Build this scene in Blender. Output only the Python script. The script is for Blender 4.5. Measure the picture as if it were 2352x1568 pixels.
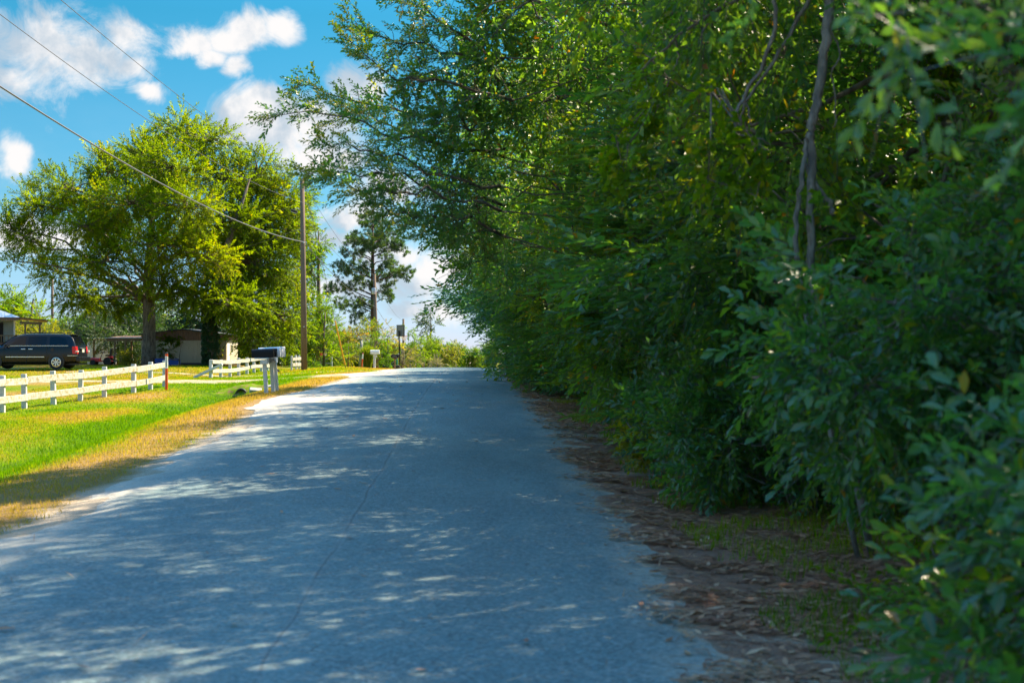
import bpy, bmesh, math, random
import numpy as np
from mathutils import Vector, Matrix, Euler

R = math.radians
sc = bpy.context.scene
for o in list(bpy.data.objects):
    bpy.data.objects.remove(o)
COL = sc.collection

# ------------------------------------------------------------------ camera
EYE = 1.7
FPX, CX, HY = 3267.0, 1176.0, 796.0          # focal length, centre and horizon of a 2352 px wide frame
cam_d = bpy.data.cameras.new('camera')
cam_d.lens = 50.0
cam_d.sensor_width = 36.0
cam_d.clip_start = 0.1
cam_d.clip_end = 3000
cam_d.dof.use_dof = True
cam_d.dof.focus_distance = 48.0
cam_d.dof.aperture_fstop = 2.6
cam = bpy.data.objects.new('camera', cam_d)
COL.objects.link(cam)
cam.location = (0, 0, EYE)
cam.rotation_euler = (R(90.215), 0, 0)
sc.camera = cam


def at(px, py, y):
    """point seen at (px, py) of the 2352 px frame at y metres ahead"""
    return Vector(((px - CX) / FPX * y, y, EYE + (HY - py) / FPX * y))


# ------------------------------------------------------------------ light
SUN_AZ, SUN_EL = 45.0, 46.0                  # degrees right of +Y, above the horizon
sun_dir = Vector((math.sin(R(SUN_AZ)) * math.cos(R(SUN_EL)),
                  math.cos(R(SUN_AZ)) * math.cos(R(SUN_EL)), math.sin(R(SUN_EL))))
sun_l = bpy.data.lights.new('sun', 'SUN')
sun_l.energy = 2.9
sun_l.angle = R(0.53)
sun_l.color = (1.0, 0.84, 0.60)
sun_o = bpy.data.objects.new('sun', sun_l)
COL.objects.link(sun_o)
sun_o.rotation_euler = sun_dir.to_track_quat('Z', 'Y').to_euler()
sun_o.location = sun_dir * 60

world = bpy.data.worlds.new('World')
sc.world = world
world.use_nodes = True
wt = world.node_tree
for n in list(wt.nodes):
    wt.nodes.remove(n)


class NG:
    """tiny helper to write node graphs"""
    def __init__(self, tree):
        self.t = tree

    def n(self, typ, **kw):
        nd = self.t.nodes.new(typ)
        for k, v in kw.items():
            setattr(nd, k, v)
        return nd

    def put(self, sock, v):
        if hasattr(v, 'is_linked') or isinstance(v, bpy.types.NodeSocket):
            self.t.links.new(v, sock)
        else:
            sock.default_value = v

    def math(self, op, a, b=None, c=None, clamp=False):
        nd = self.n('ShaderNodeMath', operation=op, use_clamp=clamp)
        self.put(nd.inputs[0], a)
        if b is not None:
            self.put(nd.inputs[1], b)
        if c is not None:
            self.put(nd.inputs[2], c)
        return nd.outputs[0]

    def vmath(self, op, a, b=None, out=0):
        nd = self.n('ShaderNodeVectorMath', operation=op)
        self.put(nd.inputs[0], a)
        if b is not None:
            self.put(nd.inputs[1], b)
        return nd.outputs[out]

    def noise(self, vec, scale, detail=4.0, rough=0.55, dist=0.0, out='Fac'):
        nd = self.n('ShaderNodeTexNoise')
        if vec is not None:
            self.put(nd.inputs['Vector'], vec)
        nd.inputs['Scale'].default_value = scale
        nd.inputs['Detail'].default_value = detail
        nd.inputs['Roughness'].default_value = rough
        nd.inputs['Distortion'].default_value = dist
        return nd.outputs[out]

    def ramp(self, fac, stops, interp='LINEAR'):
        nd = self.n('ShaderNodeValToRGB')
        nd.color_ramp.interpolation = interp
        el = nd.color_ramp.elements
        while len(el) < len(stops):
            el.new(0.5)
        for e, (p, c) in zip(el, stops):
            e.position = p
            e.color = (c, c, c, 1) if isinstance(c, (int, float)) else (c[0], c[1], c[2], 1)
        self.put(nd.inputs[0], fac)
        return nd.outputs[0]

    def mix(self, fac, a, b, blend='MIX'):
        nd = self.n('ShaderNodeMix', data_type='RGBA', blend_type=blend)
        self.put(nd.inputs[0], fac)
        for s, v in ((nd.inputs[6], a), (nd.inputs[7], b)):
            if isinstance(v, (tuple, list)):
                v = (v[0], v[1], v[2], 1)
            self.put(s, v)
        return nd.outputs[2]

    def mapr(self, v, a, b, c=0.0, d=1.0, smooth=True):
        nd = self.n('ShaderNodeMapRange', interpolation_type='SMOOTHSTEP' if smooth else 'LINEAR')
        self.put(nd.inputs[0], v)
        for i, x in enumerate((a, b, c, d)):
            nd.inputs[i + 1].default_value = x
        return nd.outputs[0]

    def sep(self, v):
        nd = self.n('ShaderNodeSeparateXYZ')
        self.put(nd.inputs[0], v)
        return nd.outputs

    def comb(self, x, y, z):
        nd = self.n('ShaderNodeCombineXYZ')
        for s, v in zip(nd.inputs, (x, y, z)):
            self.put(s, v)
        return nd.outputs[0]

    def bump(self, h, strength=0.5, dist=0.02):
        nd = self.n('ShaderNodeBump')
        nd.inputs['Strength'].default_value = strength
        nd.inputs['Distance'].default_value = dist
        self.put(nd.inputs['Height'], h)
        return nd.outputs[0]


SKY_STRENGTH = 0.15
g = NG(wt)
sky = g.n('ShaderNodeTexSky', sky_type='NISHITA')
sky.sun_disc = False
sky.sun_elevation = R(SUN_EL)
sky.sun_rotation = R(SUN_AZ)
sky.altitude = 60
sky.air_density = 1.0
sky.dust_density = 0.15
sky.ozone_density = 3.0
gen = g.n('ShaderNodeTexCoord').outputs['Generated']
dx, dy, dz = g.sep(gen)
az = g.math('ARCTAN2', dx, dy)
el = g.math('ARCSINE', dz)
ae = g.comb(az, el, 0.0)
wob = g.noise(gen, 9.0, 5.0, 0.6, 0.0, 'Color')
ae = g.vmath('ADD', ae, g.vmath('MULTIPLY', g.vmath('SUBTRACT', wob, (0.5, 0.5, 0.5)), (0.085, 0.055, 0.0)))
# cumulus in view: azimuth / elevation (from a sighting at 2352 px) and half sizes
CLOUDS = [(80, 120, 175, 125), (200, 150, 110, 80), (255, 85, 80, 70), (40, 190, 100, 70), (300, 225, 52, 30), (270, 170, 60, 45),
          (425, 105, 90, 52), (500, 95, 80, 46), (560, 75, 100, 46), (655, 78, 75, 38), (470, 150, 60, 38), (540, 170, 52, 34),
          (590, 275, 110, 66), (690, 275, 90, 55), (640, 325, 170, 55), (730, 360, 130, 36), (860, 185, 75, 55),
          (760, 300, 80, 50), (905, 440, 120, 44), (790, 485, 110, 36), (735, 530, 70, 34), (880, 570, 110, 40),
          (10, 390, 42, 55), (990, 600, 110, 70), (60, 560, 140, 46), (820, 650, 190, 50), (960, 700, 120, 40)]
mask = None
for (px, py, rx, ry) in CLOUDS:
    d = at(px, py, 1.0) - Vector((0, 0, EYE))
    ca, ce = math.atan2(d.x, d.y), math.asin(d.normalized().z)
    v = g.vmath('MULTIPLY', g.vmath('SUBTRACT', ae, (ca, ce, 0)), (FPX / rx, FPX / ry, 0))
    r = g.vmath('LENGTH', v, out=1)
    m = g.mapr(r, 1.45, 0.0, smooth=False)
    mask = m if mask is None else g.math('MAXIMUM', mask, m)
# the same fair weather cumulus all round the sky
gm = g.mapr(g.noise(gen, 3.2, 3.0, 0.5), 0.48, 0.62)
win = g.math('MULTIPLY', g.mapr(g.math('ABSOLUTE', az), 0.55, 0.38), g.mapr(el, 0.36, 0.24))
gm = g.math('MULTIPLY', gm, g.math('SUBTRACT', 1.0, win))
mask = g.math('MAXIMUM', mask, gm)
fb = g.noise(gen, 26.0, 10.0, 0.68, 0.6)
fb2 = g.noise(gen, 11.0, 4.0, 0.55)
dens = g.math('ADD', g.math('MULTIPLY', mask, 1.25), g.math('MULTIPLY', g.math('SUBTRACT', fb, 0.5), 2.0))
dens = g.math('ADD', dens, g.math('MULTIPLY', g.math('SUBTRACT', fb2, 0.5), 1.0))
dens = g.mapr(dens, 0.22, 1.05)
# thin veil towards the horizon
veil = g.math('MULTIPLY', g.mapr(el, 0.20, 0.01), g.mapr(g.noise(g.vmath('MULTIPLY', gen, (1, 1, 4.0)), 7.0, 5.0, 0.6), 0.3, 0.75))
veil = g.math('MULTIPLY', veil, 0.22)
alpha = g.math('MAXIMUM', dens, veil)
shade = g.mapr(g.noise(g.vmath('ADD', gen, (0.012, 0.01, 0.022)), 20.0, 6.0, 0.55), 0.40, 0.58)
ccol = g.mix(shade, (0.74, 0.88, 1.02), (1.36, 1.33, 1.32))
hsv = g.n('ShaderNodeHueSaturation')
hsv.inputs['Hue'].default_value = 0.5
hsv.inputs['Saturation'].default_value = 1.0
hsv.inputs['Value'].default_value = 1.0
tint = g.ramp(g.math('DIVIDE', el, math.pi / 2), [(0.0, (0.12, 0.145, 0.24)), (0.055, (0.068, 0.140, 0.168)), (0.145, (0.032, 0.145, 0.158)), (0.39, (0.09, 0.44, 0.54)), (0.78, (0.14, 0.76, 0.96))])
wt.links.new(g.mix(1.0, sky.outputs[0], tint, 'MULTIPLY'), hsv.inputs['Color'])
final = g.mix(alpha, hsv.outputs[0], ccol)
bg = g.n('ShaderNodeBackground')
bg.inputs['Strength'].default_value = SKY_STRENGTH
wt.links.new(final, bg.inputs['Color'])
world.cycles.sampling_method = 'NONE'
wo = g.n('ShaderNodeOutputWorld')
wt.links.new(bg.outputs[0], wo.inputs['Surface'])

# ------------------------------------------------------------------ exposure and render
sc.view_settings.view_transform = 'Standard'
sc.view_settings.look = 'None'
sc.view_settings.gamma = 1.0
sc.view_settings.exposure = 2.3
sc.view_settings.use_curve_mapping = False
sc.render.engine = 'CYCLES'
cy = sc.cycles
cy.max_bounces = 9
cy.diffuse_bounces = 6
cy.glossy_bounces = 2
cy.transmission_bounces = 6
cy.transparent_max_bounces = 4
cy.caustics_reflective = False
cy.caustics_refractive = False
cy.sample_clamp_indirect = 10.0
cy.use_denoising = True
try:
    cy.denoiser = 'OPENIMAGEDENOISE'
except Exception:
    pass

# ------------------------------------------------------------------ helpers
def tag(o, label=None, cat=None, group=None, kind=None):
    if label: o['label'] = label
    if cat: o['category'] = cat
    if group: o['group'] = group
    if kind: o['kind'] = kind
    return o


def empty(name, loc, rz=0.0):
    o = bpy.data.objects.new(name, None)
    o.empty_display_size = 0.2
    o.location = loc
    o.rotation_euler = (0, 0, rz)
    COL.objects.link(o)
    return o


def link_mesh(name, me, parent=None):
    o = bpy.data.objects.new(name, me)
    COL.objects.link(o)
    if parent is not None:
        o.parent = parent
    return o


def np_mesh(name, V, F, mat=None, tone=None, smooth=False):
    """mesh from arrays: V (n,3), F (m,3 or 4)"""
    V = np.asarray(V, dtype=np.float32)
    F = np.asarray(F, dtype=np.int32)
    k = F.shape[1]
    me = bpy.data.meshes.new(name)
    me.vertices.add(len(V))
    me.vertices.foreach_set('co', V.ravel())
    me.loops.add(F.size)
    me.loops.foreach_set('vertex_index', F.ravel())
    me.polygons.add(len(F))
    me.polygons.foreach_set('loop_start', np.arange(0, F.size, k, dtype=np.int32))
    if smooth:
        me.polygons.foreach_set('use_smooth', np.ones(len(F), dtype=bool))
    if tone is not None:
        a = me.attributes.new('tone', 'FLOAT', 'FACE')
        a.data.foreach_set('value', np.asarray(tone, dtype=np.float32))
    me.update(calc_edges=True)
    if mat is not None:
        me.materials.append(mat)
    return me


class MB:
    """collects boxes, bars, tubes, lathes; build() links them as ONE mesh object"""
    def __init__(self):
        self.v, self.f = [], []

    def add(self, verts, faces):
        o = len(self.v)
        self.v += [tuple(p) for p in verts]
        self.f += [tuple(i + o for i in f) for f in faces]
        return self

    def box(self, c, s, rot=None):
        hx, hy, hz = s[0] / 2, s[1] / 2, s[2] / 2
        P = [Vector((x, y, z)) for x in (-hx, hx) for y in (-hy, hy) for z in (-hz, hz)]
        if rot is not None:
            m = Euler(rot).to_matrix()
            P = [m @ p for p in P]
        c = Vector(c)
        return self.add([p + c for p in P], [(0, 1, 3, 2), (4, 6, 7, 5), (0, 4, 5, 1), (2, 3, 7, 6), (0, 2, 6, 4), (1, 5, 7, 3)])

    def bar(self, p0, p1, w, h, up=(0, 0, 1)):
        """board from p0 to p1, w across, h along `up`"""
        p0, p1, up = Vector(p0), Vector(p1), Vector(up)
        d = (p1 - p0).normalized()
        s = d.cross(up).normalized()
        u = s.cross(d).normalized()
        P = [p + s * a * w / 2 + u * b * h / 2 for p in (p0, p1) for a, b in ((-1, -1), (1, -1), (1, 1), (-1, 1))]
        return self.add(P, [(3, 2, 1, 0), (4, 5, 6, 7), (0, 1, 5, 4), (1, 2, 6, 5), (2, 3, 7, 6), (3, 0, 4, 7)])

    def tube(self, pts, rad, n=8, cap=True):
        pts = [Vector(p) for p in pts]
        if isinstance(rad, (int, float)):
            rad = [rad] * len(pts)
        ref = Vector((0.31, 0.17, 0.93))
        V, F = [], []
        for i, p in enumerate(pts):
            d = (pts[min(i + 1, len(pts) - 1)] - pts[max(i - 1, 0)]).normalized()
            a = d.cross(ref)
            if a.length < 0.05:
                a = d.cross(Vector((1, 0, 0)))
            a.normalize()
            b = d.cross(a)
            for k in range(n):
                t = 2 * math.pi * k / n
                V.append(p + a * (math.cos(t) * rad[i]) + b * (math.sin(t) * rad[i]))
        for i in range(len(pts) - 1):
            for k in range(n):
                k2 = (k + 1) % n
                F.append((i * n + k, i * n + k2, (i + 1) * n + k2, (i + 1) * n + k))
        if cap:
            F.append(tuple(range(n - 1, -1, -1)))
            F.append(tuple(range((len(pts) - 1) * n, len(pts) * n)))
        return self.add(V, F)

    def lathe(self, prof, c, axis='Z', n=24, closed=False):
        """prof: list of (r, h) turned about `axis` through c"""
        V, F = [], []
        for (r, h) in prof:
            for k in range(n):
                t = 2 * math.pi * k / n
                a, b = r * math.cos(t), r * math.sin(t)
                p = {'Z': (a, b, h), 'Y': (a, h, b), 'X': (h, a, b)}[axis]
                V.append(Vector(p) + Vector(c))
        m = len(prof)
        for i in range(m if closed else m - 1):
            j = (i + 1) % m
            for k in range(n):
                k2 = (k + 1) % n
                F.append((i * n + k, i * n + k2, j * n + k2, j * n + k))
        if not closed:
            F.append(tuple(range(n)))
            F.append(tuple(range((m - 1) * n, m * n)))
        return self.add(V, F)

    def prism(self, poly, axis, a, b):
        """extrude a 2D polygon: axis 'X' -> poly in (y,z), 'Y' -> (x,z), 'Z' -> (x,y)"""
        n = len(poly)
        def mk(p, h):
            return {'X': (h, p[0], p[1]), 'Y': (p[0], h, p[1]), 'Z': (p[0], p[1], h)}[axis]
        V = [mk(p, a) for p in poly] + [mk(p, b) for p in poly]
        F = [tuple(range(n)), tuple(range(2 * n - 1, n - 1, -1))]
        F += [(i, (i + 1) % n, n + (i + 1) % n, n + i) for i in range(n)]
        return self.add(V, F)

    def mesh(self, name, mat, bevel=0.0, smooth=False, segs=1):
        me = bpy.data.meshes.new(name)
        me.from_pydata([tuple(p) for p in self.v], [], self.f)
        bm = bmesh.new()
        bm.from_mesh(me)
        bmesh.ops.recalc_face_normals(bm, faces=bm.faces)
        if bevel > 0:
            eds = [e for e in bm.edges if len(e.link_faces) == 2 and e.calc_face_angle(0) > 0.6]
            bmesh.ops.bevel(bm, geom=eds, offset=bevel, segments=segs, affect='EDGES', profile=0.6, clamp_overlap=True)
        bm.to_mesh(me)
        bm.free()
        if smooth:
            me.polygons.foreach_set('use_smooth', [True] * len(me.polygons))
            if smooth == 'auto':
                try:
                    me.set_sharp_from_angle(angle=R(38))
                except Exception:
                    pass
        me.materials.append(mat)
        return me

    def build(self, name, mat, parent=None, bevel=0.0, smooth=False, segs=1):
        return link_mesh(name, self.mesh(name, mat, bevel, smooth, segs), parent)


def copy_thing(o, parent=None):
    c = o.copy()
    COL.objects.link(c)
    if parent is not None:
        c.parent = parent
    for ch in list(o.children):
        copy_thing(ch, c)
    return c


# ------------------------------------------------------------------ terrain functions
def interp(xs, ys):
    xs, ys = np.array(xs, float), np.array(ys, float)
    # smooth (Catmull-Rom) lookup table
    t = np.linspace(xs[0], xs[-1], 2400)
    m = np.gradient(ys, xs)
    i = np.clip(np.searchsorted(xs, t) - 1, 0, len(xs) - 2)
    h = xs[i + 1] - xs[i]
    s = (t - xs[i]) / h
    v = (2*s**3 - 3*s**2 + 1) * ys[i] + (s**3 - 2*s**2 + s) * h * m[i] + (-2*s**3 + 3*s**2) * ys[i+1] + (s**3 - s**2) * h * m[i+1]
    return lambda y: np.interp(y, t, v)

z_road = interp([-30, 0, 8, 12, 20, 24, 30, 41, 52, 65, 75, 85, 100, 117, 140, 200, 400, 900],
                [0, -0.02, 0.02, 0.08, 0.26, 0.38, 0.52, 0.65, 0.67, 0.62, 0.54, 0.42, 0.10, -0.30, -1.0, -2.6, -5, -8])
z_yard = interp([-30, 0, 20, 32, 40, 51, 62, 71, 87, 105, 117, 140, 200, 400, 900],
                [-0.3, -0.25, -0.15, -0.08, 0.02, 0.31, 0.40, 0.57, 0.62, 0.22, -0.08, -0.8, -2.2, -4.5, -8])
HALF = 2.7


def smooth01(t):
    t = np.clip(t, 0, 1)
    return t * t * (3 - 2 * t)


def xc(y):
    """centre line of the road"""
    return -1.15 - 0.029 * np.asarray(y, float)


def gz(x, y):
    x, y = np.asarray(x, float), np.asarray(y, float)
    u = x - xc(y)
    zr, zy = z_road(y), z_yard(y)
    tl = smooth01((-u - 3.3) / 5.2)
    tr = smooth01((u - 3.2) / 6.0)
    z = zr + (zy - zr) * tl + 0.22 * tr - 0.05 * smooth01((np.abs(u) - 2.6) / 0.5)
    dip = np.exp(-((u + 6.4) / 1.15) ** 2) * (smooth01((48.0 - y) / 1.2) + 0.6 * smooth01((y - 61) / 3) * smooth01((66 - y) / 2))
    sink = 0.22 * np.exp(-((x + 13.2) / 2.6) ** 2) * smooth01((y - 60) / 9) * smooth01((98 - y) / 12)
    return z - 0.33 * dip - sink


def hsh(ix, iy, seed):
    h = (ix.astype(np.int64) * 374761393 + iy.astype(np.int64) * 668265263 + seed * 974634541) & 0x7fffffff
    h = ((h ^ (h >> 13)) * 1274126177) & 0x7fffffff
    return ((h ^ (h >> 16)) & 0xffff) / 65535.0


def vnoise(x, y, seed=0):
    x, y = np.asarray(x, float), np.asarray(y, float)
    ix, iy = np.floor(x), np.floor(y)
    fx, fy = x - ix, y - iy
    fx, fy = fx * fx * (3 - 2 * fx), fy * fy * (3 - 2 * fy)
    a, b = hsh(ix, iy, seed), hsh(ix + 1, iy, seed)
    c, d = hsh(ix, iy + 1, seed), hsh(ix + 1, iy + 1, seed)
    return (a * (1 - fx) + b * fx) * (1 - fy) + (c * (1 - fx) + d * fx) * fy


def fbm(x, y, seed=0, oct=3):
    s, a, t = 0.0, 1.0, 0.0
    for i in range(oct):
        s = s + a * vnoise(x * 2**i, y * 2**i, seed + i * 7)
        t += a
        a *= 0.5
    return s / t


def dryness(x, y):
    """0 lush green .. 1 straw dry"""
    u = x - xc(y)
    d = 0.30 + 1.35 * (fbm(x * 0.35, y * 0.22, 3) - 0.42)
    d += 0.35 * (fbm(x * 2.1, y * 1.4, 9) - 0.5)
    lush = np.exp(-((u + 6.3 + 0.4 * np.sin(y * 0.21)) / 1.35) ** 2) * (y < 64)
    d -= 0.75 * lush
    d += 0.50 * np.exp(-((u + 3.7) / 1.15) ** 2)
    d += 0.35 * np.exp(-((u + 8.9 + 0.5 * np.sin(y * 0.3)) / 0.9) ** 2) * (y < 50)
    d += 0.16 * smooth01((-u - 10) / 2)
    return np.clip(d, 0, 1)

# ------------------------------------------------------------------ materials
MATS = {}


def new_mat(name):
    m = bpy.data.materials.new(name)
    m.use_nodes = True
    t = m.node_tree
    for n in list(t.nodes):
        t.nodes.remove(n)
    g = NG(t)
    out = g.n('ShaderNodeOutputMaterial')
    MATS[name] = m
    return m, g, out


def principled(g, col, rough=0.6, metal=0.0, normal=None, spec=0.5):
    b = g.n('ShaderNodeBsdfPrincipled')
    if isinstance(col, (tuple, list)):
        col = (col[0], col[1], col[2], 1)
    g.put(b.inputs['Base Color'], col)
    g.put(b.inputs['Roughness'], rough)
    b.inputs['Metallic'].default_value = metal
    b.inputs['Specular IOR Level'].default_value = spec
    if normal is not None:
        g.t.links.new(normal, b.inputs['Normal'])
    return b


def mat_plain(name, col, rough=0.55, metal=0.0, var=0.15, scale=6.0, bump=0.0, bscale=40.0, col2=None, c2lo=0.5, c2hi=0.7, spec=0.5, stretch=(1, 1, 1)):
    """paint, wood, plastic, metal: base colour with soft mottling, an optional second colour for wear, fine relief"""
    m, g, out = new_mat(name)
    co = g.vmath('MULTIPLY', g.n('ShaderNodeTexCoord').outputs['Object'], stretch)
    n1 = g.noise(co, scale, 5.0, 0.6)
    c = g.mix(n1, tuple(x * (1 - var) for x in col), tuple(min(1, x * (1 + var)) for x in col))
    if col2 is not None:
        n2 = g.noise(co, scale * 1.7, 6.0, 0.65)
        c = g.mix(g.mapr(n2, c2lo, c2hi), c, col2)
    nm = g.bump(g.noise(co, bscale, 4.0, 0.6), bump, 0.01) if bump > 0 else None
    b = principled(g, c, rough, metal, nm, spec)
    g.t.links.new(b.outputs[0], out.inputs[0])
    return m


def mat_leaf(name, stops, trans=0.4, rough=0.42, tcol=(2.6, 2.5, 0.55), hue_obj=0.0, spec=0.45):
    """leaf: colour by the leaf's own tone, gloss on top and light coming through"""
    m, g, out = new_mat(name)
    tn = g.n('ShaderNodeAttribute', attribute_name='tone').outputs['Fac']
    c = g.ramp(tn, stops)
    if hue_obj > 0:
        rnd = g.n('ShaderNodeObjectInfo').outputs['Random']
        c = g.mix(g.math('MULTIPLY', rnd, hue_obj), c, g.mix(1.0, c, (1.5, 1.15, 0.6), 'MULTIPLY'))
    b = principled(g, c, rough, spec=spec)
    tr = g.n('ShaderNodeBsdfTranslucent')
    g.t.links.new(g.mix(1.0, c, tcol, 'MULTIPLY'), tr.inputs['Color'])
    ms = g.n('ShaderNodeMixShader')
    # twigs (tone near 0) let no light through
    g.put(ms.inputs[0], g.math('MULTIPLY', g.mapr(tn, 0.045, 0.07), trans))
    g.t.links.new(b.outputs[0], ms.inputs[1])
    g.t.links.new(tr.outputs[0], ms.inputs[2])
    g.t.links.new(ms.outputs[0], out.inputs[0])
    return m


BARKC = (0.075, 0.062, 0.050)
# dark glossy water oak along the right verge
M_OAK = mat_leaf('oak_leaf', [(0.0, BARKC), (0.05, BARKC), (0.06, (0.034, 0.105, 0.044)), (0.45, (0.062, 0.172, 0.052)),
                              (0.8, (0.125, 0.21, 0.022)), (0.93, (0.22, 0.22, 0.016)), (1.0, (0.32, 0.13, 0.02))], 0.42, 0.36, spec=0.85, hue_obj=0.35)
M_LAUREL = mat_leaf('laurel_leaf', [(0.0, BARKC), (0.05, BARKC), (0.06, (0.032, 0.100, 0.046)), (0.5, (0.066, 0.180, 0.056)),
                                    (0.85, (0.14, 0.23, 0.022)), (0.95, (0.22, 0.22, 0.02)), (1.0, (0.30, 0.12, 0.02))], 0.46, 0.30, spec=0.9)
M_GUM = mat_leaf('gum_leaf', [(0.0, BARKC), (0.05, BARKC), (0.06, (0.042, 0.110, 0.032)), (0.45, (0.090, 0.195, 0.036)),
                              (0.8, (0.16, 0.24, 0.018)), (0.93, (0.24, 0.20, 0.016)), (1.0, (0.34, 0.12, 0.02))], 0.5, 0.45, spec=0.5, hue_obj=0.3)
# sunlit yellow green pecan / elm in the yard
M_YARD = mat_leaf('yard_tree_leaf', [(0.0, BARKC), (0.05, BARKC), (0.06, (0.075, 0.125, 0.004)), (0.45, (0.125, 0.190, 0.004)),
                                     (0.8, (0.18, 0.23, 0.004)), (1.0, (0.30, 0.23, 0.006))], 0.5, 0.7, tcol=(2.4, 2.3, 0.3), spec=0.08)
M_GREEN = mat_leaf('green_leaf', [(0.0, BARKC), (0.05, BARKC), (0.06, (0.045, 0.105, 0.006)), (0.5, (0.095, 0.175, 0.006)),
                                  (0.85, (0.18, 0.23, 0.006)), (1.0, (0.30, 0.22, 0.010))], 0.46, 0.6, tcol=(2.4, 2.4, 0.35), spec=0.15)
M_DARK = mat_leaf('dark_leaf', [(0.0, BARKC), (0.05, BARKC), (0.06, (0.024, 0.060, 0.028)), (0.5, (0.042, 0.092, 0.036)),
                                (0.9, (0.07, 0.12, 0.03)), (1.0, (0.10, 0.11, 0.02))], 0.3, 0.5)
M_YELLOW = mat_leaf('yellow_leaf', [(0.0, BARKC), (0.05, BARKC), (0.06, (0.09, 0.11, 0.012)), (0.5, (0.18, 0.19, 0.012)),
                                    (0.85, (0.27, 0.22, 0.015)), (1.0, (0.32, 0.16, 0.02))], 0.5, 0.5)
M_AUTUMN = mat_leaf('autumn_leaf', [(0.0, BARKC), (0.05, BARKC), (0.06, (0.05, 0.095, 0.012)), (0.4, (0.11, 0.155, 0.012)),
                                    (0.7, (0.19, 0.18, 0.015)), (1.0, (0.24, 0.11, 0.03))], 0.46, 0.5)
M_PINE = mat_leaf('pine_needles', [(0.0, BARKC), (0.05, BARKC), (0.06, (0.05, 0.115, 0.07)), (0.6, (0.085, 0.165, 0.085)),
                                   (1.0, (0.12, 0.16, 0.04))], 0.35, 0.5)
M_GRASS = mat_leaf('grass_blade', [(0.0, (0.075, 0.185, 0.002)), (0.3, (0.16, 0.27, 0.002)), (0.5, (0.27, 0.27, 0.008)), (0.75, (0.33, 0.235, 0.06)),
                                   (1.0, (0.37, 0.25, 0.10))], 0.38, 0.8, tcol=(2.2, 2.2, 0.3), spec=0.06)
M_LITTER = mat_leaf('fallen_leaf', [(0.0, (0.17, 0.07, 0.045)), (0.06, (0.19, 0.08, 0.052)), (0.5, (0.38, 0.19, 0.115)),
                                    (0.85, (0.55, 0.31, 0.19)), (1.0, (0.66, 0.45, 0.31))], 0.15, 0.7)
M_BRAMBLE = mat_leaf('bramble_twig', [(0.0, (0.09, 0.085, 0.06)), (0.5, (0.19, 0.18, 0.11)), (1.0, (0.27, 0.25, 0.17))], 0.2, 0.8, spec=0.1)
M_REED = mat_leaf('reed_blade', [(0.0, (0.06, 0.11, 0.01)), (0.5, (0.13, 0.19, 0.015)), (1.0, (0.24, 0.22, 0.03))], 0.45, 0.5)


def mat_bark(name, a, b, scale=9.0):
    m, g, out = new_mat(name)
    co = g.vmath('MULTIPLY', g.n('ShaderNodeTexCoord').outputs['Object'], (1, 1, 0.28))
    n = g.noise(co, scale, 7.0, 0.68)
    c = g.mix(g.mapr(n, 0.35, 0.68), a, b)
    lich = g.noise(g.n('ShaderNodeTexCoord').outputs['Object'], 3.0, 5.0, 0.6)
    c = g.mix(g.math('MULTIPLY', g.mapr(lich, 0.55, 0.72), 0.4), c, (0.16, 0.17, 0.14))
    bs = principled(g, c, 0.85, 0.0, g.bump(n, 0.9, 0.03), 0.2)
    g.t.links.new(bs.outputs[0], out.inputs[0])
    return m

M_BARK = mat_bark('bark', (0.085, 0.066, 0.050), (0.25, 0.195, 0.15))
M_BARK_PALE = mat_bark('pale_bark', (0.13, 0.115, 0.10), (0.34, 0.31, 0.275), 14.0)
M_BARK_PINE = mat_bark('pine_bark', (0.05, 0.036, 0.030), (0.15, 0.10, 0.08), 7.0)
M_VINE = mat_bark('vine_bark', (0.16, 0.13, 0.11), (0.30, 0.26, 0.22), 18.0)


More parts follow.
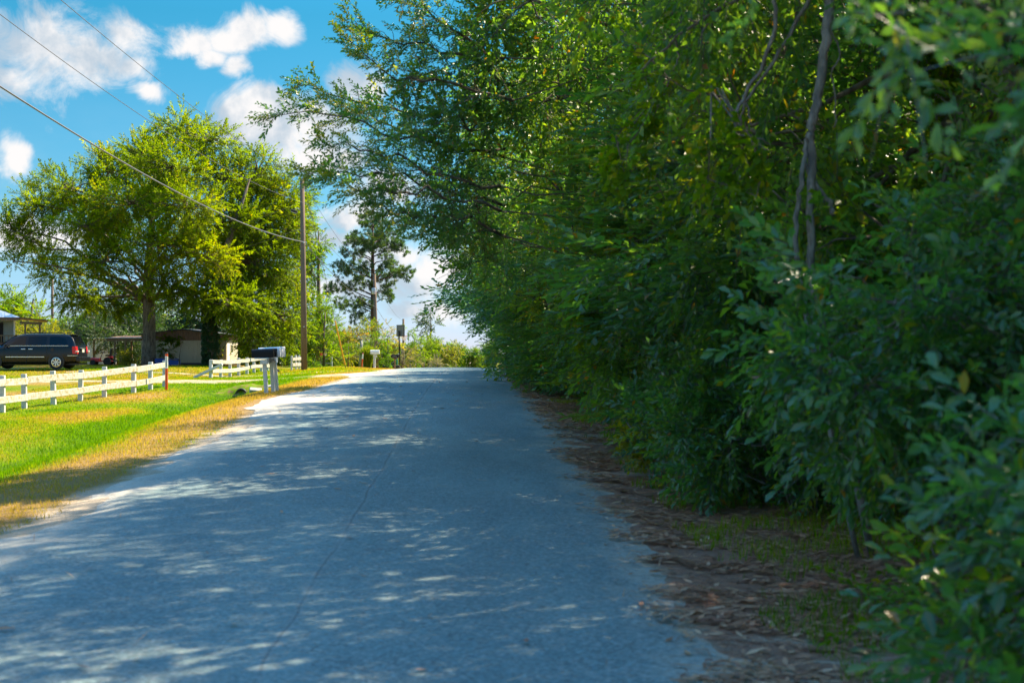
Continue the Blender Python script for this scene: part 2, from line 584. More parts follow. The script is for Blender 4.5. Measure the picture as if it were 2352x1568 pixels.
def mat_ground():
    m, g, out = new_mat('ground')
    pos = g.n('ShaderNodeNewGeometry').outputs['Position']
    x, y, z = g.sep(pos)
    u = g.math('ADD', x, g.math('MULTIPLY_ADD', y, 0.029, 1.15))
    dry = g.n('ShaderNodeAttribute', attribute_name='dry').outputs['Fac']
    fine = g.noise(pos, 14.0, 6.0, 0.7)
    mid = g.noise(pos, 2.2, 5.0, 0.6)
    d2 = g.math('ADD', dry, g.math('MULTIPLY', g.math('SUBTRACT', fine, 0.5), 0.7))
    grass = g.ramp(d2, [(0.0, (0.06, 0.15, 0.002)), (0.3, (0.14, 0.22, 0.003)), (0.5, (0.24, 0.22, 0.01)), (0.75, (0.32, 0.22, 0.055)), (1.0, (0.37, 0.24, 0.10))])
    sand = g.mix(fine, (0.42, 0.35, 0.26), (0.62, 0.54, 0.43))
    # left verge: sand thrown off the road edge
    n = g.noise(pos, 1.6, 6.0, 0.65)
    su = g.math('ADD', g.math('ABSOLUTE', u), g.math('MULTIPLY', g.math('SUBTRACT', n, 0.5), 1.0))
    sl = g.mapr(su, 3.25, 2.85)
    col = g.mix(sl, grass, sand)
    # right verge: needles, leaf mould and soil
    soil = g.mix(mid, (0.34, 0.18, 0.125), (0.56, 0.35, 0.26))
    soil = g.mix(g.mapr(g.noise(g.vmath('MULTIPLY', pos, (0.8, 2.6, 1.0)), 1.3, 5.0, 0.6), 0.55, 0.66), soil, g.mix(fine, (0.48, 0.36, 0.27), (0.74, 0.60, 0.48)))
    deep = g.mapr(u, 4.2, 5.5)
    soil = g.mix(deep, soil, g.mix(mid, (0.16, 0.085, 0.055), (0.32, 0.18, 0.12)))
    right = g.mapr(g.math('ADD', u, g.math('MULTIPLY', g.math('SUBTRACT', n, 0.5), 0.8)), 2.4, 2.6)
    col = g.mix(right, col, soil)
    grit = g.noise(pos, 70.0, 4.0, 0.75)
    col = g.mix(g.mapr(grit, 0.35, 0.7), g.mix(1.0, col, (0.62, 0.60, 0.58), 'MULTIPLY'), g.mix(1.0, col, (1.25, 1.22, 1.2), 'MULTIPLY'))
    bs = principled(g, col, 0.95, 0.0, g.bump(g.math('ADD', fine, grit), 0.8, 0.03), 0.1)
    g.t.links.new(bs.outputs[0], out.inputs[0])
    return m


def mat_asphalt():
    m, g, out = new_mat('asphalt')
    pos = g.n('ShaderNodeNewGeometry').outputs['Position']
    x, y, z = g.sep(pos)
    u = g.math('ADD', x, g.math('MULTIPLY_ADD', y, 0.029, 1.15))
    stone = g.n('ShaderNodeTexVoronoi', feature='F1')
    stone.inputs['Scale'].default_value = 62.0
    g.put(stone.inputs['Vector'], pos)
    sgrey = g.sep(stone.outputs['Color'])[0]
    c = g.ramp(sgrey, [(0.0, (0.095, 0.094, 0.09)), (0.55, (0.185, 0.18, 0.172)), (0.9, (0.29, 0.28, 0.265)), (1.0, (0.46, 0.44, 0.42))])
    fine = g.noise(pos, 160.0, 3.0, 0.6)
    c = g.mix(0.5, c, g.mix(fine, (0.10, 0.098, 0.094), (0.29, 0.28, 0.265)))
    # wheel tracks a little polished and dark, worn pale patches
    patch = g.noise(g.vmath('MULTIPLY', pos, (1.0, 0.35, 1.0)), 0.9, 6.0, 0.62)
    c = g.mix(g.math('MULTIPLY', g.mapr(patch, 0.42, 0.68), 0.45), c, (0.31, 0.295, 0.27))
    tr = g.mapr(g.math('ABSOLUTE', g.math('SUBTRACT', g.math('ABSOLUTE', u), 1.25)), 0.5, 0.1)
    c = g.mix(g.math('MULTIPLY', tr, 0.22), c, (0.15, 0.147, 0.142))
    c = g.mix(1.0, c, (0.76, 1.12, 1.20), 'MULTIPLY')
    # sandy margins
    n = g.noise(g.vmath('MULTIPLY', pos, (1.0, 0.6, 1.0)), 2.0, 6.0, 0.65)
    ed = g.math('ADD', g.math('ABSOLUTE', u), g.math('MULTIPLY', g.math('SUBTRACT', n, 0.5), 1.4))
    c = g.mix(g.math('MULTIPLY', g.mapr(ed, 1.9, 2.75), 0.75), c, g.mix(fine, (0.42, 0.37, 0.30), (0.58, 0.52, 0.43)))
    big_ = g.n('ShaderNodeTexVoronoi', feature='F1')
    big_.inputs['Scale'].default_value = 42.0
    g.put(big_.inputs['Vector'], pos)
    c = g.mix(g.math('MULTIPLY', g.mapr(g.sep(big_.outputs['Color'])[1], 0.72, 0.95), 0.35), c, (0.42, 0.40, 0.37))
    c = g.mix(g.math('MULTIPLY', g.mapr(g.sep(big_.outputs['Color'])[2], 0.78, 0.97), 0.45), c, (0.07, 0.068, 0.066))
    # sand washed over left edge by the drive; by the mailboxes painted sunlight too
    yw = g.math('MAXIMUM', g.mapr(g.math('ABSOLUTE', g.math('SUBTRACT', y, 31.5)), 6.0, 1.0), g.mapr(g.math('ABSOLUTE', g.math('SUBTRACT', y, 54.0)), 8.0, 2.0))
    sand_and_sun = g.math('MULTIPLY', yw, g.mapr(g.math('ADD', u, g.math('MULTIPLY', g.math('SUBTRACT', n, 0.5), 1.6)), -0.9, -2.1))
    c = g.mix(g.math('MULTIPLY', sand_and_sun, 0.8), c, g.mix(fine, (0.44, 0.38, 0.30), (0.60, 0.53, 0.43)))
    # long crack along the centre joint
    w1 = g.noise(g.comb(0.0, y, 0.0), 0.55, 4.0, 0.6)
    w2 = g.noise(g.comb(0.0, y, 3.0), 5.0, 4.0, 0.75)
    off = g.math('ADD', g.math('MULTIPLY', g.math('SUBTRACT', w1, 0.5), 0.13), g.math('MULTIPLY', g.math('SUBTRACT', w2, 0.5), 0.035))
    dist = g.math('ABSOLUTE', g.math('SUBTRACT', u, g.math('ADD', off, 0.08)))
    wid = g.math('MULTIPLY_ADD', y, 0.00040, 0.006)
    wear = g.mapr(g.noise(g.comb(0.0, y, 9.0), 0.8, 3.0, 0.6), 0.36, 0.56)
    crack = g.math('MULTIPLY', g.math('LESS_THAN', dist, wid), g.math('MULTIPLY_ADD', wear, 0.7, 0.25))
    lip = g.math('LESS_THAN', dist, g.math('MULTIPLY', wid, 3.2))
    c = g.mix(g.math('MULTIPLY', lip, 0.2), c, (0.30, 0.30, 0.29))
    c = g.mix(g.math('MULTIPLY', crack, 0.36), c, (0.035, 0.032, 0.03))
    h = g.math('SUBTRACT', g.math('ADD', g.math('MULTIPLY', sgrey, 0.5), fine), g.math('MULTIPLY', crack, 3.0))
    bs = principled(g, c, 0.82, 0.0, g.bump(h, 0.55, 0.006), 0.3)
    g.t.links.new(bs.outputs[0], out.inputs[0])
    return m


def mat_sand():
    m, g, out = new_mat('sandy_drive')
    pos = g.n('ShaderNodeNewGeometry').outputs['Position']
    n = g.noise(pos, 1.1, 6.0, 0.65)
    f = g.noise(pos, 18.0, 5.0, 0.7)
    c = g.mix(f, (0.34, 0.265, 0.18), (0.54, 0.44, 0.33))
    c = g.mix(g.mapr(n, 0.47, 0.60), c, (0.24, 0.21, 0.06))
    bs = principled(g, c, 0.95, 0.0, g.bump(f, 0.5, 0.03), 0.1)
    g.t.links.new(bs.outputs[0], out.inputs[0])
    return m

M_GROUND, M_ASPHALT, M_SAND = mat_ground(), mat_asphalt(), mat_sand()

# ------------------------------------------------------------------ ground, road, drives
def seg(*parts):
    return np.unique(np.round(np.concatenate([np.arange(a, b, s) for a, b, s in parts]), 4))

gx = seg((-900, -120, 60), (-120, -40, 6), (-40, -18, 1.2), (-18, -3, 0.3), (-3, 7, 0.35), (7, 24, 1.5), (24, 120, 8), (120, 901, 60))
gy = seg((-60, -6, 6), (-6, 30, 0.4), (30, 70, 0.5), (70, 130, 1.2), (130, 300, 10), (300, 1600, 80))
X, Y = np.meshgrid(gx, gy)
Z = gz(X, Y) + 0.02 * (fbm(X * 1.3, Y * 1.3, 31) - 0.5) * (np.abs(X - xc(Y)) > 3.0)
nx, ny = len(gx), len(gy)
idx = np.arange(nx * ny).reshape(ny, nx)
F = np.stack([idx[:-1, :-1], idx[:-1, 1:], idx[1:, 1:], idx[1:, :-1]], -1).reshape(-1, 4)
gm_ = np_mesh('ground', np.stack([X, Y, Z], -1).reshape(-1, 3), F, M_GROUND, smooth=True)
a = gm_.attributes.new('dry', 'FLOAT', 'POINT')
a.data.foreach_set('value', dryness(X, Y).ravel().astype(np.float32))
ground = tag(link_mesh('ground', gm_), kind='structure')

ry = seg((-14, 40, 0.12), (40, 110, 0.3), (110, 260, 4))
el_ = HALF + 0.12 + 0.55 * (fbm(ry * 0.45, ry * 0 + 2, 51, 3) - 0.5) + 0.22 * (fbm(ry * 2.2, ry * 0 + 7, 57, 3) - 0.5)
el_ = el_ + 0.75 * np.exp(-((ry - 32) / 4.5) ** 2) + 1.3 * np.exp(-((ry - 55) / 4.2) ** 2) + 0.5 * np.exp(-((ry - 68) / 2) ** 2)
er_ = HALF + 0.05 + 0.5 * (fbm(ry * 0.5, ry * 0 + 3, 61, 3) - 0.5) + 0.75 * (fbm(ry * 1.9, ry * 0 + 5, 67, 3) - 0.5)
ts = np.linspace(0, 1, 15)
UU = -el_[:, None] * (1 - ts) + er_[:, None] * ts
YY = np.repeat(ry[:, None], len(ts), 1)
XX = UU + xc(YY)
ZZ = z_road(YY) + 0.014 + 0.035 * (1 - (UU / 2.7) ** 2)
ZZ[:, 0] -= 0.035
ZZ[:, -1] -= 0.030
idx = np.arange(XX.size).reshape(XX.shape)
F = np.stack([idx[:-1, :-1], idx[:-1, 1:], idx[1:, 1:], idx[1:, :-1]], -1).reshape(-1, 4)
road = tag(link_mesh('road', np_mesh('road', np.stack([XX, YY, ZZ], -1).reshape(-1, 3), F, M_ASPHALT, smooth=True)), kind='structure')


def strip(name, path, seed, lift=0.012, n=9):
    """sandy track: path of (x, y, half width)"""
    P = np.array(path, float)
    s = np.concatenate([[0], np.cumsum(np.hypot(*np.diff(P[:, :2], axis=0).T))])
    t = np.arange(0, s[-1], 0.25)
    px, py, hw = (np.interp(t, s, P[:, i]) for i in range(3))
    k = np.ones(9) / 9
    def sm(v):
        vp = np.concatenate([np.full(4, v[0]), v, np.full(4, v[-1])])
        return np.convolve(vp, k, 'valid')
    px, py = sm(px), sm(py)
    tx, ty = np.gradient(px), np.gradient(py)
    L = np.hypot(tx, ty); tx, ty = tx / L, ty / L
    q = np.linspace(-1, 1, n)
    wl = hw * (0.75 + 0.5 * fbm(t * 0.8, t * 0 + 1, seed))
    wr = hw * (0.75 + 0.5 * fbm(t * 0.8, t * 0 + 9, seed + 3))
    off = np.where(q[None] < 0, q[None] * wl[:, None], q[None] * wr[:, None])
    SX, SY = px[:, None] - ty[:, None] * off, py[:, None] + tx[:, None] * off
    SZ = gz(SX, SY) + lift + 0.012 * (1 - q[None] ** 2)
    SZ[:, 0] -= 0.02; SZ[:, -1] -= 0.02
    idx = np.arange(SX.size).reshape(SX.shape)
    F = np.stack([idx[:-1, :-1], idx[:-1, 1:], idx[1:, 1:], idx[1:, :-1]], -1).reshape(-1, 4)
    return tag(link_mesh(name, np_mesh(name, np.stack([SX, SY, SZ], -1).reshape(-1, 3), F, M_SAND, smooth=True)), kind='structure')

strip('driveway', [(-4.6, 55.5, 6.5), (-6.3, 55.8, 4.4), (-8.5, 56.2, 3.2), (-12, 56.8, 2.6), (-17, 57.2, 1.3), (-24, 57.0, 0.7), (-34, 56, 0.7)], 11)
strip('driveway', [(-5.6, 68, 2.4), (-7.5, 68, 1.3), (-10, 68.2, 0.8), (-16, 68.5, 0.5), (-22, 69, 0.4)], 13)
strip('driveway', [(-6.2, 92, 3.0), (-8.0, 91, 1.2), (-12, 90, 0.5)], 17)

# ------------------------------------------------------------------ grass on the verge and the yard
rs = np.random.default_rng(5)


def blades(n, ymin, ymax, umin, umax, h0, h1, w, seed, keep=None, power=1.6):
    r = np.random.default_rng(seed)
    y = ymin + (ymax - ymin) * r.random(n) ** power
    u = umin + (umax - umin) * r.random(n)
    x = u + xc(y)
    ok = np.ones(n, bool) if keep is None else keep(x, y, u)
    ok &= (np.abs(x) / np.maximum(y, 1) < 0.42)
    x, y, u = x[ok], y[ok], u[ok]
    n = len(x)
    dr = dryness(x, y)
    lush = np.exp(-((u + 6.3) / 1.4) ** 2)
    h = (h0 + (h1 - h0) * r.random(n)) * (0.75 + 0.5 * fbm(x * 1.7, y * 1.7, seed + 1)) * (1 + 0.8 * lush)
    ang = r.random(n) * 2 * np.pi
    ww = w * (0.6 + 0.8 * r.random(n)) * (1 + y / 22)
    lean = 0.55 * h * r.random(n)
    la = r.random(n) * 2 * np.pi
    z = gz(x, y) - 0.006
    c, s = np.cos(ang) * ww, np.sin(ang) * ww
    V = np.empty((n, 3, 3))
    V[:, 0] = np.stack([x - c, y - s, z], -1)
    V[:, 1] = np.stack([x + c, y + s, z], -1)
    V[:, 2] = np.stack([x + lean * np.cos(la), y + lean * np.sin(la), z + h], -1)
    tone = np.clip(dr + 0.16 * r.standard_normal(n), 0.08, 1)
    return V.reshape(-1, 3), tone


def on_grass(x, y, u):
    edge = 2.95 + 0.5 * (fbm(y * 0.45, y * 0 + 2, 51, 3) - 0.5) + 0.25 * np.random.default_rng(1).random(len(x))
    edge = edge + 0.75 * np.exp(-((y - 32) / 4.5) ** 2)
    ok = -u > edge
    ok &= ~((np.abs(y - 56.6) < 1.0 + 1.4 * fbm(x * 0.7, y * 0.7, 91)) & (u > -12) & (np.random.default_rng(2).random(len(x)) < 0.85))
    ok &= ~((np.abs(y - 55.5) < 4.0) & (u > -4.8))
    return ok

parts = [blades(105000, 8, 40, -10.5, -2.8, 0.025, 0.06, 0.0035, 21, on_grass, 1.25),
         blades(90000, 30, 66, -14, -3.2, 0.025, 0.055, 0.0045, 22, on_grass, 1.0),
         blades(36000, 58, 84, -22, -3.4, 0.03, 0.07, 0.006, 23, on_grass, 1.0)]
V = np.concatenate([p[0] for p in parts]); T = np.concatenate([p[1] for p in parts])
grass = link_mesh('grass', np_mesh('grass', V, np.arange(len(V)).reshape(-1, 3), M_GRASS, T))
tag(grass, 'short mown grass, green in the swale and straw dry above it', 'grass', kind='stuff')

# weeds and tufts on the right verge
def verge_keep(x, y, u):
    return (fbm(u * 1.6, y * 1.3, 77) > 0.55 - 0.10 * (u > 3.4)) & (u > 2.75 + 0.5 * fbm(y * 1.5, y * 0, 71))

Vw, Tw = blades(60000, 6, 60, 2.7, 5.2, 0.04, 0.13, 0.0032, 33, verge_keep, 1.3)
Tw = np.clip(Tw * 0.75, 0.03, 0.8)
vg = link_mesh('verge_weeds', np_mesh('verge_weeds', Vw, np.arange(len(Vw)).reshape(-1, 3), M_GRASS, Tw))
tag(vg, 'sparse weeds and grass tufts between the road and the thicket', 'weeds', kind='stuff')

# fallen leaves and needles
n = 120000
r = np.random.default_rng(41)
y = 5 + 45 * r.random(n) ** 1.7
u = 2.15 + 3.6 * r.random(n) ** 1.2
dn = fbm(u * 0.75, y * 2.2, 81) + 0.12 * (u - 3.0)
ok = ((dn > 0.43) | (r.random(n) < 0.16)) & (r.random(n) < np.clip((u - 2.2) * 2.2, 0.03, 1))
y, u = y[ok], u[ok]
y = np.concatenate([y, 7 + 38 * r.random(260) ** 1.3]); u = np.concatenate([u, 2.4 - 5.0 * r.random(260) ** 0.7])   # a few strays on the asphalt
x = u + xc(y); n = len(x)
needle = r.random(n) < 0.5
ln = np.where(needle, 0.05 + 0.07 * r.random(n), 0.022 + 0.045 * r.random(n)) * (1 + y / 60)
wd = np.where(needle, 0.0022 * (1 + y / 18), ln * 0.26)
ang = r.random(n) * 2 * np.pi
z = np.maximum(gz(x, y), np.where(np.abs(u) < 2.75, z_road(y) + 0.016 + 0.035 * (1 - (u / 2.7) ** 2), -9)) + 0.008 + 0.018 * r.random(n)
t = np.stack([np.cos(ang), np.sin(ang), 0.35 * (r.random(n) - 0.5)], -1)
b = np.stack([-np.sin(ang), np.cos(ang), 0.6 * (r.random(n) - 0.5)], -1)
c = np.stack([x, y, z], -1)
V = np.stack([c - t * ln[:, None], c - b * wd[:, None], c + t * ln[:, None], c + b * wd[:, None]], 1).reshape(-1, 3)
lit = link_mesh('leaf_litter', np_mesh('leaf_litter', V, np.arange(len(V)).reshape(-1, 4), M_LITTER, r.random(n) ** 0.8))
tag(lit, 'brown fallen leaves and pine needles along the right road edge', 'leaf litter', kind='stuff')

# ------------------------------------------------------------------ foliage machinery
LEAF_KITE = (np.array([(0, 0, 0), (0.62, 0.5, 0.10), (1, 0, -0.08), (0.62, -0.5, 0.10)]), np.array([(0, 1, 2), (0, 2, 3)]))
LEAF_OVAL = (np.array([(0, 0, 0), (0.30, 0.36, 0.07), (0.30, -0.36, 0.07), (0.70, 0.50, 0.05), (0.70, -0.50, 0.05), (1, 0, -0.12), (0.5, 0, 0.0)]),
             np.array([(0, 6, 1), (0, 2, 6), (1, 6, 3), (2, 4, 6), (3, 6, 5), (6, 4, 5)]))


def norm(v):
    return v / np.maximum(np.linalg.norm(v, axis=-1, keepdims=True), 1e-9)


def make_sprays(seed, count, L, nl, ll, lw, ang=52, droop=0.25, flat=0.6, tuft=False):
    """variants of a leafy twig along +x: a matrix and an origin for every leaf"""
    r = np.random.default_rng(seed)
    M = np.zeros((count, nl, 3, 3)); T = np.zeros((count, nl, 3))
    for c in range(count):
        for i in range(nl):
            t = (i + 0.3 + 0.6 * r.random()) / nl
            if tuft:
                t = 0.55 + 0.45 * t
            base = np.array([t * L, 0.06 * L * math.sin(3 * t + c), -droop * L * t * t])
            a = R(ang * (1.15 - 0.6 * t) + r.normal(0, 13))
            p = i * 2.39996 + r.normal(0, 0.5)
            x = np.array([math.cos(a), math.sin(a) * math.cos(p), math.sin(a) * math.sin(p) * flat])
            x[2] -= 0.25 * r.random()
            x /= np.linalg.norm(x)
            up = np.array([0.25 * r.normal(), 0.45 * r.normal(), 1.0])
            y = np.cross(up, x); y /= np.linalg.norm(y)
            z = np.cross(x, y)
            s = ll * (0.65 + 0.6 * r.random())
            M[c, i] = np.stack([x * s, y * s * lw, z * s], 1)
            T[c, i] = base
    return dict(M=M, T=T, L=L, nl=nl)


def stamp(spr, leaf, P, D, S, tone, seed, twig_r=0.004, tone_sd=0.10, odd=0.02, roll=0.5):
    """leafy twigs at P along D scaled by S -> leaf matrices, verts, tris, tone per tri"""
    r = np.random.default_rng(seed)
    n = len(P)
    x = norm(D)
    up = norm(np.array([0, 0, 1.0]) + roll * r.standard_normal((n, 3)))
    y = norm(np.cross(up, x)); z = np.cross(x, y)
    Rm = np.stack([x, y, z], -1) * S[:, None, None]
    k = r.integers(0, len(spr['M']), n)
    Ml = np.einsum('nij,nljk->nlik', Rm, spr['M'][k])
    Tl = np.einsum('nij,nlj->nli', Rm, spr['T'][k]) + P[:, None]
    Ml = Ml.reshape(-1, 3, 3); Tl = Tl.reshape(-1, 3)
    nl = spr['nl']
    tl = np.clip(np.repeat(tone, nl) + tone_sd * r.standard_normal(n * nl), 0.08, 0.90)
    o = r.random(n * nl) < odd
    tl[o] = 0.90 + 0.10 * r.random(o.sum())
    tw = None
    if twig_r > 0:
        e = P + x * (spr['L'] * S)[:, None] + np.array([0, 0, -1.0]) * (0.25 * spr['L'] * S)[:, None]
        tw = (P, e, twig_r * S, y, z)
    return dict(M=Ml, T=Tl, tone=tl, twig=tw, leaf=leaf)


def stamp_mesh(name, st, mat, drop=None, base=None):
    lv, lf = st['leaf']
    M, T, tone = st['M'], st['T'], st['tone']
    if drop is not None:
        keep = np.ones(len(T), bool); keep[drop] = False
        M, T, tone = M[keep], T[keep], tone[keep]
    b = np.zeros(3) if base is None else np.asarray(base)
    n, k = len(T), len(lv)
    V = (np.einsum('nij,kj->nki', M, lv) + (T - b)[:, None]).reshape(-1, 3)
    F = (lf[None] + (np.arange(n) * k)[:, None, None]).reshape(-1, 3)
    tf = np.repeat(tone, len(lf))
    if st['twig'] is not None:
        P, E, rr, y, z = st['twig']
        m = len(P)
        a3 = [(math.cos(2 * math.pi * q / 3), math.sin(2 * math.pi * q / 3)) for q in range(3)]
        ring0 = np.stack([P - b + (y * c + z * s) * rr[:, None] for c, s in a3], 1)
        ring1 = np.stack([E - b + (y * c + z * s) * rr[:, None] * 0.4 for c, s in a3], 1)
        TV = np.concatenate([ring0, ring1], 1).reshape(-1, 3)
        tfc = np.array([(0, 1, 4), (0, 4, 3), (1, 2, 5), (1, 5, 4), (2, 0, 3), (2, 3, 5)])
        TF = (tfc[None] + (np.arange(m) * 6)[:, None, None]).reshape(-1, 3) + len(V)
        V = np.concatenate([V, TV]); F = np.concatenate([F, TF]); tf = np.concatenate([tf, np.full(len(TF), 0.02)])
    return np_mesh(name, V, F, mat, tf)


def lobe_sprays(lobes, dens, clump_r, spc, seed, hollow=0.5, drop=-0.12, tone=0.42, tone_sd=0.11, size=1.0, up=0.0):
    """lobes (centre, radii) -> clumps on and in each lobe -> twigs in each clump"""
    r = np.random.default_rng(seed)
    P, D, S, T, C = [], [], [], [], []
    for li, (c, rad) in enumerate(lobes):
        c, rad = np.array(c, float), np.array(rad, float)
        area = (rad[0] * rad[1] + rad[1] * rad[2] + rad[0] * rad[2]) / 3 * 12.6
        nc = max(2, int(area * dens))
        dv = norm(r.standard_normal((nc, 3)))
        rr = hollow + (1.06 - hollow) * r.random((nc, 1)) ** 0.7
        cc = c + dv * rad * rr
        lt = tone + 0.10 * r.standard_normal()
        for q in range(nc):
            C.append((li, cc[q]))
            m = max(2, int(spc * (0.6 + 0.8 * r.random())))
            d = norm(r.standard_normal((m, 3)))
            cr = clump_r * (0.6 + 0.8 * r.random())
            P.append(cc[q] + d * cr * 0.45 * r.random((m, 1)) ** 0.5)
            D.append(norm(d * 0.9 + dv[q] * 0.75 + np.array([0, 0, drop + up]) + 0.2 * r.standard_normal((m, 3))))
            S.append(size * (0.7 + 0.6 * r.random(m)))
            ct = lt + tone_sd * r.standard_normal()
            if r.random() < 0.03:
                ct = 0.84
            T.append(np.full(m, ct) + 0.05 * r.standard_normal(m))
    return np.concatenate(P), np.concatenate(D), np.concatenate(S), np.clip(np.concatenate(T), 0.1, 0.85), C


def limb_pts(a, b, lift=0.15, n=5, jit=0.06, rng=random):
    a, b = Vector(a), Vector(b)
    L = (b - a).length
    out = []
    for i in range(n):
        t = i / (n - 1)
        p = a.lerp(b, t)
        p.z += lift * L * math.sin(math.pi * t) * 0.6
        if 0 < i < n - 1:
            p += Vector((rng.uniform(-1, 1), rng.uniform(-1, 1), rng.uniform(-1, 1))) * jit * L
        out.append(p)
    return out


def wood(trunk, lobes, clumps, seed, twig=0.012, limb_r=0.27, branch_every=1):
    """trunk polyline [(pt, r)], limbs to the lobes, branches to the clumps"""
    rg = random.Random(seed)
    mb = MB()
    pts = [Vector(p) for p, _ in trunk]; rad = [q for _, q in trunk]
    mb.tube(pts, rad, 12)
    ztop, zbot = pts[-1].z, pts[0].z
    def on_trunk(z):
        z = min(max(z, zbot), ztop)
        for i in range(len(pts) - 1):
            if pts[i].z <= z <= pts[i + 1].z:
                t = (z - pts[i].z) / max(1e-6, pts[i + 1].z - pts[i].z)
                return pts[i].lerp(pts[i + 1], t), rad[i] * (1 - t) + rad[i + 1] * t
        return pts[-1], rad[-1]
    for li, (c, rr) in enumerate(lobes):
        c = Vector(c)
        h = math.hypot(c.x - pts[-1].x, c.y - pts[-1].y)
        z0 = c.z - 0.55 * h - 0.4
        z0 = max(z0, zbot + 0.30 * (ztop - zbot))
        p0, r0 = on_trunk(z0)
        lr = max(0.02, min(r0 * 0.6, limb_r * r0 + 0.01))
        P = limb_pts(p0, c, 0.12, 6, 0.045, rg)
        mb.tube(P, [lr * (1 - 0.75 * i / 5) for i in range(6)], 7)
    for q, (li, cc) in enumerate(clumps):
        if q % branch_every:
            continue
        c = Vector(lobes[li][0])
        P = limb_pts(c, Vector(cc), 0.05, 4, 0.09, rg)
        mb.tube(P, [twig * 1.6, twig * 1.2, twig * 0.8, twig * 0.4], 4, False)
    return mb


def thing_tree(name, label, cat, base, trunk, lobes, spr, leaf, lmat, bmat, seed, dens=0.7, clump_r=0.8, spc=9, hollow=0.5,
               drop=-0.12, tone=0.42, size=1.0, twig=0.012, twig_r=0.004, group=None, odd=0.02, branch_every=1, crown_name='crown', up=0.0, tone_sd=0.11):
    """a tree or shrub: Empty > trunk (with limbs), crown; all coordinates in world metres"""
    base = Vector(base)
    P, D, S, T, C = lobe_sprays(lobes, dens, clump_r, spc, seed, hollow, drop, tone, size=size, up=up, tone_sd=tone_sd)
    st = stamp(spr, leaf, P, D, S, T, seed + 1, twig_r, odd=odd)
    root = empty(name, base)
    me = stamp_mesh(crown_name, st, lmat, base=base)
    cr = tag(link_mesh(crown_name, me, root), kind='stuff')
    mb = wood(trunk, lobes, C, seed, twig, branch_every=branch_every)
    mb.v = [Vector(p) - base for p in mb.v]
    mb.build('trunk', bmat, root, smooth=True)
    return tag(root, label, cat, group)


def big_leaves(root, st, lmat, count, tones=8, name='leaf', lo=0, xr=0.44):
    """the `count` leaves that show largest become single leaf objects, children of root; returns their indices"""
    T = st['T']
    ok = (np.abs(T[:, 0]) / T[:, 1] < xr) & ((T[:, 2] - EYE) / T[:, 1] < 0.30) & ((T[:, 2] - EYE) / T[:, 1] > -0.27) & (T[:, 1] > 1.0)
    d = np.linalg.norm(T - np.array([0, 0, EYE]), axis=1) + np.where(ok, 0, 1e6)
    sel = np.argsort(d)[:count]
    lv, lf = st['leaf']
    meshes = []
    for i in range(tones):
        t = 0.12 + 0.78 * i / (tones - 1)
        meshes.append(np_mesh('leaf', lv, lf, lmat, np.full(len(lf), t)))
    for i in sel:
        if d[i] > 1e5:
            continue
        k = int(np.clip(round((st['tone'][i] - 0.12) / 0.78 * (tones - 1)), 0, tones - 1))
        o = bpy.data.objects.new(name, meshes[k])
        COL.objects.link(o)
        o.parent = root
        m = Matrix.Identity(4)
        for a in range(3):
            for b in range(3):
                m[a][b] = st['M'][i][a][b]
            m[a][3] = T[i][a] - root.location[a]
        o.matrix_basis = m
    return sel


def lb(px, py, y, rx, ry, rd=None):
    """a crown lobe sighted at (px, py), y metres ahead, half sizes in the same pixels"""
    k = y / FPX
    return (tuple(at(px, py, y)), (rx * k, rd if rd else 0.5 * (rx + ry) * k, ry * k))


def gpt(x, y, dz=0.0):
    return Vector((x, y, float(gz(x, y)) + dz))

ORD = ['first', 'second', 'third', 'fourth', 'fifth', 'sixth', 'seventh', 'eighth', 'ninth', 'tenth', 'eleventh', 'twelfth', 'thirteenth',
       'fourteenth', 'fifteenth', 'sixteenth', 'seventeenth', 'eighteenth', 'nineteenth', 'twentieth']

SPR_NEAR = make_sprays(1, 6, 0.40, 19, 0.074, 0.42)                 # oak twigs, real leaf size
SPR_FAR = make_sprays(2, 6, 0.70, 12, 0.17, 0.46)                   # the same seen from afar, leaves merged in threes
SPR_YARD = make_sprays(3, 6, 0.70, 18, 0.15, 0.45, 60, 0.0)
SPR_HANG = make_sprays(4, 6, 0.85, 18, 0.155, 0.42, 50, 0.25)
SPR_BIG = make_sprays(5, 6, 0.9, 12, 0.26, 0.5)
SPR_BUSH = make_sprays(6, 6, 0.32, 14, 0.082, 0.42, 52, 0.12, 0.8)  # laurel-like twigs for the near shrubs
SPR_TUFT = make_sprays(7, 6, 0.45, 30, 0.27, 0.055, 75, 0.0, 1.0, True)   # pine needles
SPR_COMP = make_sprays(8, 6, 1.0, 22, 0.22, 0.28, 62, 0.45, 0.15)   # long drooping compound leaves

# ------------------------------------------------------------------ the wooded right verge
def wall_lobes(seed, H, reach, full):
    """crown of a verge tree, heavy on the road side (-x)"""
    r = random.Random(seed)
    L = []
    z = 1.0
    while z < H:
        t = z / H
        rc = reach * (0.50 + 0.62 * math.sin(math.pi * min(1, 0.10 + 0.72 * t)))
        for k in range(3 if full else 2):
            a = math.pi + r.uniform(-1.25, 1.25)
            d = rc * r.uniform(0.55, 1.0)
            s = r.uniform(0.85, 1.35)
            if t > 0.55 and r.random() < 0.34:
                continue
            L.append(((d * math.cos(a), d * math.sin(a), z + r.uniform(-0.4, 0.4)), (s, s, s * 0.75)))
        a = r.uniform(-1.4, 1.4)
        d = reach * 0.6 * r.uniform(0.3, 1)
        L.append(((d * math.cos(a), d * math.sin(a), z + 0.4), (1.3, 1.3, 1.0)))
        z += 1.05
    L.append(((0.2, 0, H), (1.5, 1.5, 1.1)))
    return L


SPR_WIDE = make_sprays(12, 6, 0.46, 13, 0.10, 0.50, 58, 0.3)        # broader paler leaves of another kind


